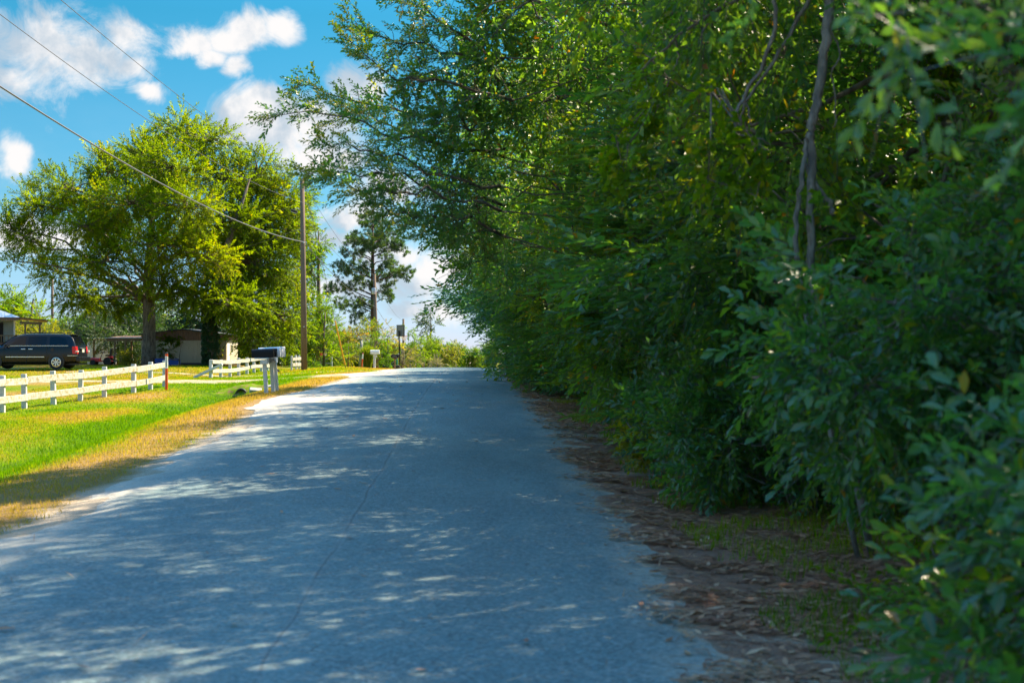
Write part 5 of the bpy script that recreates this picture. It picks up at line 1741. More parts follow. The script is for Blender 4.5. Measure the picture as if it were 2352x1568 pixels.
cable('line leaving the thin pole past the left frame edge', span(g4 + Vector((0, 0, 7.2)), (-52, 112, 6.7), 0.3), 0.012)
cable('lower line leaving the thin pole past the left frame edge', span(g4 + Vector((0, 0, 5.6)), (-52, 112, 4.9), 0.3), 0.012)
# guy wire with its yellow guard
ga = gpt((1037.5 - 1536) / 4267 * 78, 78, 0.02)
gt = Vector((P1x + 0.02, 75, 10.2))
root = empty('guy_wire', ga)
m = MB(); m.tube([(0, 0, -0.05), gt - ga], 0.010, 6); m.build('wire', M_WIRE, root)
dv = (gt - ga).normalized()
m = MB(); m.tube([dv * 0.20, dv * 2.75], [0.045, 0.038], 8); m.build('guard', M_YGUARD, root)
m = MB(); m.tube([(0, 0, -0.1), dv * 0.22], 0.022, 6); m.build('anchor_rod', M_PLASTBLK, root)
tag(root, 'guy wire with a long yellow guard slanting down from the tall pole', 'guy wire')

# ------------------------------------------------------------------ culvert under the drive
cx_, cy_ = -9.0, 47.1
cb = gpt(cx_, cy_ - 0.3)
cb.y += 0.42
cb.z += 0.15
root = empty('culvert_pipe', cb)
prof = []
for k in range(25):
    prof.append((0.185 + (0.010 if k % 2 else 0.0), k * 0.09))
m = MB()
m.lathe(prof + [(r_ - 0.035, h_) for r_, h_ in prof[::-1]], (0, 0, 0), 'Y', 28, True)
m.build('pipe', M_PLASTBLK, root, 0, 'auto')
tag(root, 'black corrugated culvert pipe mouth under the sandy drive', 'culvert pipe')
blk = MB(); blk.box((0, 0, 0), (0.40, 0.22, 0.26))
bme = blk.mesh('block', M_CONC, 0.015)
for lab, (dx, dy, dz), rot in [('pale concrete block leaning beside the culvert mouth', (0.50, -0.10, 0.06), (0.45, 0.1, 0.2)), ('concrete slab half buried right of the culvert', (1.0, 0.30, 0.16), (0.25, -0.12, -0.2))]:
    o = link_mesh('concrete_block', bme)
    o.location = cb + Vector((dx, dy, dz)); o.rotation_euler = rot
    if dx > 1: o.scale = (1.25, 1.2, 0.5)
    tag(o, lab, 'concrete block')

# bare earth on the bank face above the pipe
ex = np.linspace(-1.25, 1.25, 40); ey = np.linspace(0, 1, 24)
EX, EY = np.meshgrid(ex, ey)
wv = 0.65 + 0.5 * fbm(EY * 3 + 4, EX * 0 + 1, 15)
XX_ = cx_ + EX * wv
yy_ = cy_ - 0.05 + 1.25 * EY * (0.75 + 0.5 * fbm(EX * 2.5 + 3, EX * 0, 19)) * (1 - 0.5 * np.abs(EX / 1.25) ** 2)
edge_ = np.minimum(np.minimum(EY, 1 - EY) * 4, np.minimum(1.25 - np.abs(EX), 0.4) * 2.5)
hump = 0.13 * np.exp(-(EX / 0.45) ** 2) * np.sin(np.pi * EY)
zz_ = gz(XX_, yy_) - 0.025 + 0.05 * np.clip(edge_, 0, 1) + 0.05 * (fbm(EX * 5 + 9, EY * 6, 5) - 0.5) + hump
idx = np.arange(EX.size).reshape(EX.shape)
F = np.stack([idx[:-1, :-1], idx[:-1, 1:], idx[1:, 1:], idx[1:, :-1]], -1).reshape(-1, 4)
M_EARTH = mat_plain('bare_earth', (0.24, 0.155, 0.07), 0.95, 0, 0.4, 4.0, 0.6, 20, (0.13, 0.21, 0.006), 0.40, 0.50, spec=0.05)
eb = link_mesh('earth_bank', np_mesh('earth_bank', np.stack([XX_, yy_, zz_], -1).reshape(-1, 3), F, M_EARTH, smooth=True))
tag(eb, kind='structure')


# ------------------------------------------------------------------ minivan
def minivan():
    vx, vy = (249 - 1536) / 4267 * 71.4, 71.4
    b = gpt(vx - 1.0, vy); b.x = vx
    b.z = 0.60
    root = empty('minivan', b)
    W = 0.98                                    # half width; local x: 0 rear, negative forwards; y: -W near side
    # (x, z roof, half width roof, z belt, half width belt, z sill)
    stn = [(-0.02, 0.62, 0.86, 0.60, 0.90, 0.38), (-0.05, 1.00, 0.84, 0.98, 0.93, 0.36), (-0.16, 1.30, 0.79, 1.13, 0.95, 0.33), (-0.34, 1.69, 0.70, 1.14, 0.965, 0.28), (-0.60, 1.735, 0.70, 1.14, 0.975, 0.24), (-1.2, 1.755, 0.71, 1.13, 0.985, 0.22),
           (-2.0, 1.765, 0.71, 1.12, 0.985, 0.21), (-2.7, 1.755, 0.70, 1.10, 0.985, 0.21), (-3.1, 1.70, 0.68, 1.09, 0.98, 0.21), (-3.5, 1.50, 0.66, 1.07, 0.975, 0.21), (-3.85, 1.24, 0.66, 1.05, 0.97, 0.22), (-4.15, 1.10, 0.62, 1.00, 0.96, 0.24),
           (-4.6, 1.03, 0.58, 0.93, 0.95, 0.25), (-4.95, 0.93, 0.54, 0.84, 0.90, 0.26), (-5.10, 0.78, 0.50, 0.70, 0.80, 0.28), (-5.14, 0.60, 0.48, 0.56, 0.74, 0.30)]
    ring = []
    for (x, zr, wr, zb, wb, zs) in stn:
        half = [(wb - 0.10, zs), (wb - 0.02, zs + 0.10), (wb, zs + 0.30 * (zb - zs) + 0.05), (wb + 0.005, zs + 0.62 * (zb - zs)), (wb - 0.015, zb - 0.03), (wb - 0.035, zb),
                (wr + 0.25 * (wb - wr), zb + 0.70 * (zr - zb)), (wr + 0.05 * (wb - wr), zb + 0.92 * (zr - zb)), (wr * 0.82, zr - 0.012), (wr * 0.4, zr)]
        ring.append([(x, -y, z) for y, z in half] + [(x, y, z) for y, z in half[::-1]])
    n = len(ring[0])
    V = [p for r_ in ring for p in r_]
    F = []
    for i in range(len(ring) - 1):
        for k in range(n):
            F.append((i * n + k, i * n + (k + 1) % n, (i + 1) * n + (k + 1) % n, (i + 1) * n + k))
    F.append(tuple(range(n))); F.append(tuple(range((len(ring) - 1) * n, len(ring) * n)))
    mb = MB(); mb.add(V, F)
    body = mb.build('body', M_CARPAINT, root, 0, 'auto')
    sub = body.modifiers.new('sub', 'SUBSURF'); sub.levels = 1; sub.render_levels = 2

    def side_w(x, z):
        """half width of the greenhouse at x, z"""
        for i in range(len(stn) - 1):
            if stn[i + 1][0] <= x <= stn[i][0]:
                t = (x - stn[i][0]) / (stn[i + 1][0] - stn[i][0])
                s = [a_ + (b_ - a_) * t for a_, b_ in zip(stn[i], stn[i + 1])]
                _, zr, wr, zb, wb, zs = s
                q = (z - zb) / max(0.05, zr - zb)
                if q <= 0:
                    return wb
                if q < 0.7:
                    return (wb - 0.035) + (wr + 0.25 * (wb - wr) - wb + 0.035) * q / 0.7
                return wr + 0.25 * (wb - wr) - (0.2 * (wb - wr)) * (q - 0.7) / 0.22
        return 0.9

    def panel(name, poly, mat, proud, parent=None, thick=0.012, both=True):
        o = None
        for s in ((-1, 1) if both else (-1,)):
            m = MB()
            Vp = [(x, s * (side_w(x, z) + proud), z) for x, z in poly] + [(x, s * (side_w(x, z) + proud - thick), z) for x, z in poly]
            k = len(poly)
            Fp = [tuple(range(k)), tuple(range(2 * k - 1, k - 1, -1))] + [(i, (i + 1) % k, k + (i + 1) % k, k + i) for i in range(k)]
            m.add(Vp, Fp)
            o = m.build(name, mat, parent or root)
        return o
    panel('side_window', [(-0.48, 1.18), (-1.39, 1.18), (-1.39, 1.60), (-0.95, 1.60), (-0.66, 1.52), (-0.52, 1.34)], M_GLASSD, 0.004)
    panel('side_window', [(-1.56, 1.17), (-2.46, 1.16), (-2.46, 1.60), (-1.56, 1.61)], M_GLASSD, 0.004)
    panel('side_window', [(-2.58, 1.15), (-3.50, 1.13), (-3.36, 1.26), (-3.05, 1.46), (-2.80, 1.575), (-2.58, 1.59)], M_GLASSD, 0.004)
    # trim: belt line, door strip, door gaps, handles
    for zc, xa, xb_, hh, mt in [(1.15, -0.45, -3.6, 0.018, M_CHROME), (0.60, -1.62, -3.55, 0.03, M_CHROME), (0.66, -0.02, -0.48, 0.02, M_CHROME)]:
        for s in (-1, 1):
            m = MB()
            k = 14
            for i in range(k):
                x0, x1 = xa + (xb_ - xa) * i / k, xa + (xb_ - xa) * (i + 1) / k
                w0, w1 = side_w(x0, zc - 0.06) + 0.006, side_w(x1, zc - 0.06) + 0.006
                if zc > 1.1:
                    w0, w1 = w0 - 0.02, w1 - 0.02
                m.bar((x0, s * w0, zc), (x1, s * w1, zc), 0.014, hh)
            m.build('trim_strip', mt, root)
    for xg in (-1.50, -2.52, -3.62):
        for s in (-1, 1):
            m = MB(); m.box((xg, s * (side_w(xg, 0.8) + 0.001), 0.70), (0.014, 0.016, 0.80)); m.build('door_gap', M_PLASTBLK, root)
    for xg in (-2.30, -2.66):
        for s in (-1, 1):
            m = MB(); m.box((xg, s * (side_w(xg, 0.9) + 0.02), 0.985), (0.22, 0.03, 0.035)); m.build('door_handle', M_CHROME, root, 0.008)
    m = MB(); m.lathe([(0.085, 0), (0.085, 0.006), (0.078, 0.008)], (-1.22, -0.995, 0.96), 'Y', 20); m.build('fuel_door', M_CARPAINT, root)
    for s in (-1, 1):
        m = MB(); m.box((-3.50, s * 1.08, 1.18), (0.12, 0.22, 0.16)); m.build('wing_mirror', M_CARPAINT, root, 0.03)
    # wheels in dark arches
    for xw in (-1.03, -4.13):
        for s in (-1, 1):
            m = MB(); m.lathe([(0.385, -0.10), (0.40, 0.002), (0.38, 0.008), (0.35, 0.004)], (0, 0, 0), 'Y', 32)
            m.v = [(p[0] + xw, s * (p[1] + 0.985), p[2] + 0.37) for p in m.v if True]
            m.build('wheel_arch', M_PLASTBLK, root, 0, 'auto')
            wh = empty('wheel', (xw, s * 0.90, 0.34)); wh.parent = root
            m = MB(); m.lathe([(0.23, -0.10), (0.315, -0.105), (0.338, -0.07), (0.338, 0.07), (0.315, 0.105), (0.23, 0.10), (0.225, 0.0)], (0, 0, 0), 'Y', 36, True)
            m.build('tyre', M_RUBBER, wh, 0, 'auto')
            m = MB(); m.lathe([(0.235, 0.105), (0.235, 0.085), (0.205, 0.075), (0.205, 0.108)], (0, 0, 0), 'Y', 32, True)
            m.lathe([(0.045, 0.06), (0.045, 0.10), (0.03, 0.108)], (0, 0, 0), 'Y', 16)
            for q in range(7):
                for off in (-0.13, 0.13):
                    a_ = 2 * math.pi * q / 7
                    m.bar((0.04 * math.cos(a_), 0.092, 0.04 * math.sin(a_)), (0.212 * math.cos(a_ + off), 0.095, 0.212 * math.sin(a_ + off)), 0.022, 0.02, (0, 1, 0))
            m.v = [(p[0], s * p[1], p[2]) for p in m.v]
            m.build('rim', M_CHROME, wh, 0, 'auto')
            m = MB(); m.lathe([(0.22, 0.02), (0.22, 0.03)], (0, 0, 0), 'Y', 24); m.v = [(p[0], s * p[1], p[2]) for p in m.v]
            m.build('brake_disc', M_PLASTBLK, wh)
    # rear: window, lights, bumper, plate
    def rear_x(z):
        zs_ = [0.3, 0.62, 1.0, 1.30, 1.69]; xs_ = [-0.02, -0.02, -0.05, -0.16, -0.34]
        return float(np.interp(z, zs_, xs_))
    m = MB()
    pts = [(-0.70, 1.18), (0.70, 1.18), (0.60, 1.62), (-0.60, 1.62)]
    m.add([(rear_x(z) + 0.012, y, z) for y, z in pts] + [(rear_x(z) - 0.02, y, z) for y, z in pts], [(0, 1, 2, 3), (7, 6, 5, 4), (0, 4, 5, 1), (1, 5, 6, 2), (2, 6, 7, 3), (3, 7, 4, 0)])
    m.build('rear_window', M_GLASSD, root)
    for s in (-1, 1):
        m = MB()
        P_ = [(-0.03, s * 0.70, 0.76), (-0.08, s * 0.72, 1.12), (-0.10, s * 0.965, 1.12), (-0.04, s * 0.955, 0.76), (-0.26, s * 0.985, 1.12), (-0.24, s * 0.985, 0.76)]
        P_ = [(x + 0.015, y * 1.005, z) for x, y, z in P_]
        m.add(P_, [(0, 1, 2, 3), (3, 2, 4, 5), (0, 3, 5), (1, 4, 2), (0, 5, 4, 1)])
        tl = m.build('tail_light', M_TAIL, root)
        m = MB(); m.box((-0.02, s * 0.90, 0.87), (0.12, 0.16, 0.08)); m.build('reverse_lens', M_PLATE, tl, 0.01)
    m = MB(); m.box((0.02, 0, 0.47), (0.20, 1.86, 0.26)); m.build('rear_bumper', M_CARPAINT, root, 0.06, False, 3)
    m = MB(); m.box((0.0, 0, 0.90), (0.04, 0.34, 0.16)); m.build('number_plate', M_PLATE, root, 0.004)
    m = MB(); m.box((0.0, 0, 1.03), (0.07, 0.72, 0.045)); m.build('chrome_bar', M_CHROME, root, 0.01)
    m = MB(); m.box((-0.36, 0, 1.70), (0.22, 1.26, 0.04)); m.build('spoiler', M_CARPAINT, root, 0.015)
    for s in (-1, 1):
        m = MB(); m.tube([(-0.7, s * 0.60, 1.75), (-0.8, s * 0.60, 1.79), (-1.7, s * 0.60, 1.80), (-2.6, s * 0.60, 1.79), (-2.7, s * 0.60, 1.76)], 0.018, 8); m.build('roof_rail', M_CARPAINT, root, 0, True)
    m = MB(); m.box((-2.2, 0, 0.24), (4.4, 1.4, 0.10)); m.build('underbody', M_PLASTBLK, root)
    # windscreen, headlights, grille
    m = MB()
    P_ = [(-3.14, -0.60, 1.66), (-3.14, 0.60, 1.66), (-3.86, 0.80, 1.17), (-3.86, -0.80, 1.17)]
    m.add([(x, y, z + 0.035) for x, y, z in P_] + [(x, y, z) for x, y, z in P_], [(0, 1, 2, 3), (7, 6, 5, 4), (0, 4, 5, 1), (1, 5, 6, 2), (2, 6, 7, 3), (3, 7, 4, 0)])
    m.build('windscreen', M_GLASSD, root)
    for s in (-1, 1):
        m = MB(); m.box((-5.0, s * 0.70, 0.76), (0.16, 0.34, 0.16)); m.build('headlight', M_PLATE, root, 0.03)
    m = MB(); m.box((-5.12, 0, 0.66), (0.06, 0.8, 0.16)); m.build('grille', M_CHROME, root, 0.01)
    return tag(root, 'dark minivan parked sideways on the lawn behind the fence', 'minivan')
minivan()


# ------------------------------------------------------------------ house with porch, far left
def house():
    d = 88.0
    b = gpt(-30.8, d)
    root = empty('house', b, R(19.5))
    fl_ = 1.45 - b.z                                # porch floor above the ground here
    ev = 3.52 - b.z
    # walls with lapped boards
    m = MB()
    m.box((-5, 3.5, (ev + 0.2) / 2), (10.0, 6.9, ev - 0.2))
    m.build('wall', M_SIDING, root)
    lap = MB()
    lap.prism([(0, 0), (-0.022, 0), (-0.006, 0.13), (0, 0.13)], 'X', -9.95, -0.02)
    lme = lap.mesh('siding_board', M_SIDING)
    k = 0
    z = 0.25
    while z < ev - 0.25:
        o = link_mesh('siding_board', lme, root); o.location = (0, 0.046, z)
        z += 0.135
    MB().box((0.01, 0.02, ev / 2 + 0.15), (0.10, 0.10, ev - 0.3)).build('corner_trim', M_CLEANW, root, 0.01)
    # window with dark shutter near the corner
    w = MB(); w.box((-1.35, -0.01, fl_ + 1.05), (0.75, 0.06, 1.35)); w = w.build('window', M_CLEANW, root, 0.01)
    MB().box((-1.35, -0.045, fl_ + 1.38), (0.62, 0.012, 0.60)).build('pane', M_GLASSD, w)
    MB().box((-1.35, -0.045, fl_ + 0.72), (0.62, 0.012, 0.60)).build('pane', M_GLASSD, w)
    MB().box((-0.80, -0.02, fl_ + 1.05), (0.30, 0.04, 1.40)).build('shutter', M_BLACK, root, 0.006)
    # hipped tin roof
    rf = MB()
    e0, e1, f0, f1 = -10.6, 0.35, -0.55, 7.4
    ridge = ev + 1.5
    rf.add([(e0, f0, ev), (e1, f0, ev), (e1, f1, ev), (e0, f1, ev), (e0 + 3.9, 3.4, ridge), (e1 - 3.9, 3.4, ridge), (e0, f0, ev - 0.05), (e1, f0, ev - 0.05), (e1, f1, ev - 0.05), (e0, f1, ev - 0.05)],
           [(0, 1, 5, 4), (1, 2, 5), (2, 3, 4, 5), (3, 0, 4), (9, 8, 7, 6), (0, 6, 7, 1), (1, 7, 8, 2), (2, 8, 9, 3), (3, 9, 6, 0)])
    rf = rf.build('roof', M_TIN, root)
    rib = MB()
    for k in range(26):
        x = e0 + 0.4 + k * 0.42
        if x > e1 - 0.05: break
        run = min(3.95, max(0.1, (e1 - x)), max(0.1, (x - e0)))
        rib.bar((x, f0, ev + 0.01), (x, f0 + run, ev + 0.01 + 1.5 * run / 3.95), 0.03, 0.03)
    rib.build('roof_seam', M_TIN, rf)
    MB().box((-5.1, -0.57, ev - 0.10), (10.9, 0.04, 0.16)).build('fascia', M_FASCIA, root, 0.004)
    MB().box((-4.9, -0.3, ev - 0.19), (10.2, 0.46, 0.03)).build('soffit', M_CLEANW, root)
    # porch
    pr = MB(); pr.box((-4.0, -1.2, fl_ - 0.08), (10.8, 2.3, 0.14)); pr.build('porch_floor', M_TIMBER, root, 0.005)
    rr = MB(); rr.add([(0.30, -2.5, ev - 0.10), (1.95, -2.5, ev - 0.26), (1.95, 3.0, ev - 0.26), (0.30, 3.0, ev - 0.10), (0.30, -2.5, ev - 0.02), (1.95, -2.5, ev - 0.20), (1.95, 3.0, ev - 0.20), (0.30, 3.0, ev - 0.02)],
                      [(0, 3, 2, 1), (4, 5, 6, 7), (0, 1, 5, 4), (1, 2, 6, 5), (2, 3, 7, 6), (3, 0, 4, 7)])
    rr.build('porch_roof', M_FASCIA, root)
    MB().bar((0.3, -2.3, ev - 0.36), (1.6, -2.3, ev - 0.40), 0.10, 0.16).build('porch_beam', M_TIMBER, root, 0.006)
    for x in (0.62, 1.45):
        m = MB(); m.box((x, -2.3, (ev - 0.4) / 2), (0.12, 0.12, ev - 0.42)); m.build('porch_post', M_TIMBER, root, 0.008)
    rz_ = 2.38 - b.z
    MB().box((-4.2, -2.3, rz_), (9.9, 0.12, 0.06)).build('handrail', M_TIMBER, root, 0.005)
    MB().box((-4.2, -2.3, fl_ + 0.10), (9.9, 0.05, 0.08)).build('bottom_rail', M_TIMBER, root, 0.004)
    bl = MB(); bl.box((0, 0, (rz_ - fl_) / 2), (0.045, 0.04, rz_ - fl_ - 0.06)); bme_ = bl.mesh('baluster', M_TIMBER)
    for k in range(26):
        o = link_mesh('baluster', bme_, root); o.location = (0.45 - 0.20 * k, -2.3, fl_)
    for x in (-4, -2, 0, 1.3):
        m = MB(); m.box((x, -2.2, fl_ / 2 - 0.2), (0.14, 0.14, fl_ + 0.25)); m.build('pier', M_TIMBER, root)
    return tag(root, 'grey sided house with tin roof and timber porch at the left edge', 'house'), b, fl_
hs, hb, hfl = house()
for lab, x, mt, s in [('terracotta planter on the porch behind the railing', -0.55, M_RIM, (0.42, 0.34, 0.45)), ('blue storage tote on the house porch', -0.25, M_BLUE, (0.34, 0.3, 0.30))]:
    m = MB(); m.prism([(-s[0] / 2 * .8, 0), (s[0] / 2 * .8, 0), (s[0] / 2, s[2]), (-s[0] / 2, s[2])], 'Y', -s[1] / 2, s[1] / 2)
    m.box((0, 0, s[2] + 0.015), (s[0] * 1.08, s[1] * 1.08, 0.04))
    o = m.build('planter' if mt is M_RIM else 'storage_tote', mt, None, 0.01); o.location = hb + Matrix.Rotation(R(19.5), 3, 'Z') @ Vector((x, -1.6 if mt is M_RIM else -1.9, hfl - 0.01))
    tag(o, lab, 'planter' if mt is M_RIM else 'tote')


# ------------------------------------------------------------------ shed and its lean-to
def shed():
    d = 86.5
    b = gpt((552 - 1536) / 4267 * d, d)
    root = empty('shed', b)
    k_ = d / 4267
    def loc(sx, sy):
        return ((sx - 552) * k_, EYE + (1040 - sy) * k_ - b.z)
    x0, zb = loc(424, 1094); x1, zf = loc(677, 1021); xa, zt = loc(549, 990)
    _, ze = loc(677, 1005); _, zl = loc(424, 1003)
    dep = 3.6
    # corrugated front and side: real ribs
    def corr(xa_, xb_, z0, z1, yv, mat, name, step=0.115):
        xs_, prof = [], []
        n = int((xb_ - xa_) / step)
        V, F = [], []
        pts = []
        for i in range(n):
            for t, o_ in ((0, 0), (0.3, 0), (0.4, -0.02), (0.7, -0.02), (0.8, 0)):
                pts.append((xa_ + (i + t) * (xb_ - xa_) / n, o_))
        pts.append((xb_, 0))
        for (x, o_) in pts:
            zz = z1(x) if callable(z1) else z1
            V += [(x, yv + o_, z0), (x, yv + o_, zz)]
        for i in range(len(pts) - 1):
            F.append((2 * i, 2 * i + 2, 2 * i + 3, 2 * i + 1))
        m = MB(); m.add(V, F)
        o = m.build(name, mat, root)
        return o
    MB().box(((x0 + x1) / 2, dep / 2 + 0.04, (zf) / 2 + 0.1), (x1 - x0 - 0.06, dep, zf + 0.2)).build('frame', M_SHEDBR, root)
    # front sheets, one object each
    ns = 6
    for i in range(ns):
        a_, b_ = x0 + (x1 - x0) * i / ns, x0 + (x1 - x0) * (i + 1) / ns
        corr(a_, b_ + 0.01, 0.12, zf, -0.004 * (i % 2), M_SHED, 'wall_sheet')
    def gable(x):
        return zt + (ze - zt) * (x - xa) / (x1 - xa) if x > xa else zt + (zl - zt) * (xa - x) / (xa - x0)
    corr(x0, x1, zf, gable, -0.025, M_SHEDBR, 'gable_sheet', 0.16)
    MB().box(((x0 + x1) / 2, -0.012, 0.10), (x1 - x0, 0.05, 0.10)).build('skirt_board', M_ROOFD, root)
    MB().box((x1 + 0.02, dep / 2, zf / 2 + 0.05), (0.03, dep, zf - 0.05)).build('side_wall', M_SHED, root)
    MB().box((x1 + 0.04, 0.55, zf / 2), (0.03, 0.75, zf - 0.35)).build('side_door', M_CLEANW, root, 0.006)
    w = MB(); w.box((x1 + 0.045, 1.6, zf / 2 + 0.25), (0.03, 0.6, 0.6)); w = w.build('side_window', M_CLEANW, root, 0.006)
    MB().box((x1 + 0.065, 1.6, zf / 2 + 0.25), (0.012, 0.46, 0.46)).build('pane', M_GLASSD, w)
    MB().box((x1 + 0.03, dep / 2, (zf + ze) / 2), (0.03, dep, ze - zf)).build('side_fascia', M_SHEDBR, root)
    rf = MB()
    P_ = [(x0 - 0.15, zl - 0.02), (xa, zt + 0.03), (x1 + 0.35, ze - 0.03)]
    V = [(x, -0.18, z) for x, z in P_] + [(x, -0.18, z + 0.06) for x, z in P_] + [(x, dep + 0.2, z) for x, z in P_] + [(x, dep + 0.2, z + 0.06) for x, z in P_]
    rf.add(V, [(0, 1, 4, 3), (1, 2, 5, 4), (6, 9, 10, 7), (7, 10, 11, 8), (3, 4, 10, 9), (4, 5, 11, 10), (0, 6, 7, 1), (1, 7, 8, 2), (0, 3, 9, 6), (2, 8, 11, 5)])
    rf.build('roof', M_ROOFD, root)
    # boarded window behind the tree
    w0, wz0 = loc(478, 1046); w1, wz1 = loc(511, 1023)
    w = MB(); w.box(((w0 + w1) / 2, -0.045, (wz0 + wz1) / 2), (w1 - w0, 0.05, wz1 - wz0)); w = w.build('boarded_window', M_PLATE, root, 0.006)
    MB().box(((w0 + w1) / 2, -0.06, wz0 - 0.03), (w1 - w0 + 0.05, 0.06, 0.05)).build('sill', M_SHEDBR, w)
    tag(root, 'tan corrugated shed with a brown gable behind the yard trees', 'shed')
    # vines on the front
    rgn = random.Random(12)
    P, D = [], []
    for k in range(260):
        c = rgn.choice([(0.06, 1.25, .25, .6), (0.30, 1.6, .3, .25), (0.42, 1.5, .25, .3), (0.86, 0.5, .2, .6), (0.9, 0.8, .25, .6), (0.28, 1.0, .3, .5), (0.36, 0.35, .2, .3)])
        x = x0 + (x1 - x0) * c[0] + rgn.gauss(0, c[2] * .7); z = max(0.1, c[1] + rgn.gauss(0, c[3] * .6))
        P.append((x, -0.06, z)); D.append((rgn.uniform(-1, 1), -0.35, rgn.uniform(-1, 0.6)))
    st = stamp(make_sprays(22, 4, 0.22, 8, 0.11, 0.75), LEAF_KITE, np.array(P), np.array(D), np.full(260, 0.9), np.full(260, 0.45), 16, 0.006)
    v = link_mesh('climbing_vine', stamp_mesh('climbing_vine', st, M_GREEN)); v.location = b
    tag(v, 'leafy vine creeping over the tan shed front', 'vine')
    # lean-to porch at the left end
    lt = empty('lean_to_porch', gpt((375 - 1536) / 4267 * 87, 87))
    lbz = lt.location.z
    def l2(sx, sy, dd=87.0):
        q = at(sx / 1.306, sy / 1.306, dd); return q - lt.location
    a_, c_ = l2(322, 1014.5), l2(432, 1013)
    m = MB(); m.add([(a_.x, -0.6, a_.z - 0.03), (c_.x, -0.6, c_.z - 0.03), (c_.x, 2.2, c_.z + 0.10), (a_.x, 2.2, a_.z + 0.10), (a_.x, -0.6, a_.z + 0.02), (c_.x, -0.6, c_.z + 0.02), (c_.x, 2.2, c_.z + 0.15), (a_.x, 2.2, a_.z + 0.15)],
                    [(0, 3, 2, 1), (4, 5, 6, 7), (0, 1, 5, 4), (1, 2, 6, 5), (2, 3, 7, 6), (3, 0, 4, 7)])
    m.build('roof', M_FASCIA, lt)
    MB().box(((a_.x + c_.x) / 2, -0.61, (a_.z + c_.z) / 2 + 0.02), (c_.x - a_.x + 0.04, 0.03, 0.035)).build('drip_edge', M_TIN, lt)
    MB().bar((a_.x + 0.1, -0.45, a_.z - 0.11), (c_.x, -0.45, c_.z - 0.11), 0.08, 0.15).build('beam', M_TIMBER, lt, 0.005)
    for sx, yy in ((350, -0.45), (364, 0.9), (371, 1.8), (382, -0.45)):
        q = l2(sx, 1020)
        m = MB(); m.box((q.x, yy, q.z / 2 - 0.05), (0.10, 0.10, q.z)); m.build('post', M_TIMBER, lt, 0.006)
    for s0, s1, t0, t1 in ((330, 351, 1073, 1060), (331, 351, 1092, 1080), (361, 376, 1071, 1065)):
        m = MB(); m.bar(l2(s0, t0, 86.3), l2(s1, t1, 86.5), 0.05, 0.10); m.build('handrail', M_GREYWOOD, lt, 0.005)
    for sx, st_ in ((330, 1072), (364, 1071)):
        q = l2(sx, st_, 86.3)
        m = MB(); m.box((q.x, q.y, q.z / 2 - 0.05), (0.08, 0.08, q.z + 0.06)); m.build('newel', M_TIMBER, lt, 0.005)
    tag(lt, 'timber lean to porch with slanting step rails left of the shed', 'porch')
shed()

# pale walled trailer behind the cedar, half hidden
q0 = at(276 / 1.306, 1080 / 1.306, 95); q1 = at(336 / 1.306, 1040 / 1.306, 95)
b = gpt((q0.x + q1.x) / 2, 95)
root = empty('trailer_home', b, R(17))
MB().box((0, 1.5, 0.95), (q1.x - q0.x + 0.5, 3.0, 1.7)).build('wall', M_PALEWALL, root, 0.02)
mb = MB()
for k in range(12):
    mb.box((-0.75 + 0.14 * k, -0.01, 0.95), (0.02, 0.02, 1.6))
mb.build('wall_rib', M_PALEWALL, root)
MB().box((0, 1.5, 1.84), (q1.x - q0.x + 0.6, 3.3, 0.08)).build('roof', M_PALEWALL, root, 0.02)
tag(root, 'pale ribbed trailer end half hidden right of the van', 'trailer')

# red ride-on machine with a black seat
b = gpt((305 - 1536) / 4267 * 85.5, 85.5)
root = empty('riding_mower', b)
m = MB(); m.box((-0.35, 0, 0.34), (0.55, 0.42, 0.24), (0, 0.08, 0)); m.build('hood', M_RED, root, 0.06, False, 2)
m = MB(); m.box((0.05, 0, 0.26), (1.25, 0.48, 0.08)); m.build('deck', M_RED, root, 0.02)
m = MB(); m.box((0.45, 0, 0.45), (0.45, 0.5, 0.14), (0, -0.25, 0)); m.build('fender', M_RED, root, 0.04)
m = MB(); m.box((0.42, 0, 0.60), (0.34, 0.36, 0.10)); m.box((0.58, 0, 0.80), (0.09, 0.36, 0.40), (0, 0.15, 0)); m.build('seat', M_PLASTBLK, root, 0.03)
m = MB(); m.tube([(-0.08, 0, 0.40), (0.06, 0, 0.78)], 0.02, 8); m.lathe([(0.13, 0), (0.15, 0.02), (0.13, 0.04)], (0.07, 0, 0.78), 'Z', 14, True); m.build('steering_wheel', M_PLASTBLK, root)
for x, r_ in ((-0.45, 0.17), (0.42, 0.24)):
    for s in (-1, 1):
        m = MB(); m.lathe([(r_ * .5, -.07), (r_ * .93, -.08), (r_, -.05), (r_, .05), (r_ * .93, .08), (r_ * .5, .07)], (x, s * 0.30, r_), 'Y', 20); m.build('wheel', M_RUBBER, root, 0, 'auto')
tag(root, 'red riding mower with black seat beside the lean to porch', 'mower')

# blue tub against the shed
b = gpt((505 - 1536) / 4267 * 84.5, 84.5)
m = MB()
m.prism([(-0.72, 0.02), (0.62, 0.02), (0.66, 0.10), (0.66, 0.36), (0.60, 0.42), (0.22, 0.42), (0.18, 0.34), (0.0, 0.34), (-0.2, 0.34), (-0.24, 0.42), (-0.70, 0.42), (-0.74, 0.36)], 'Y', -0.3, 0.3)
m.box((-0.5, -0.305, 0.25), (0.03, 0.02, 0.28)); m.box((-0.3, -0.305, 0.25), (0.03, 0.02, 0.24)); m.box((0.42, -0.305, 0.25), (0.03, 0.02, 0.28))
o = m.build('plastic_tub', M_BLUE, None, 0.02); o.location = b
tag(o, 'long blue plastic tub lying before the shed wall', 'tub')


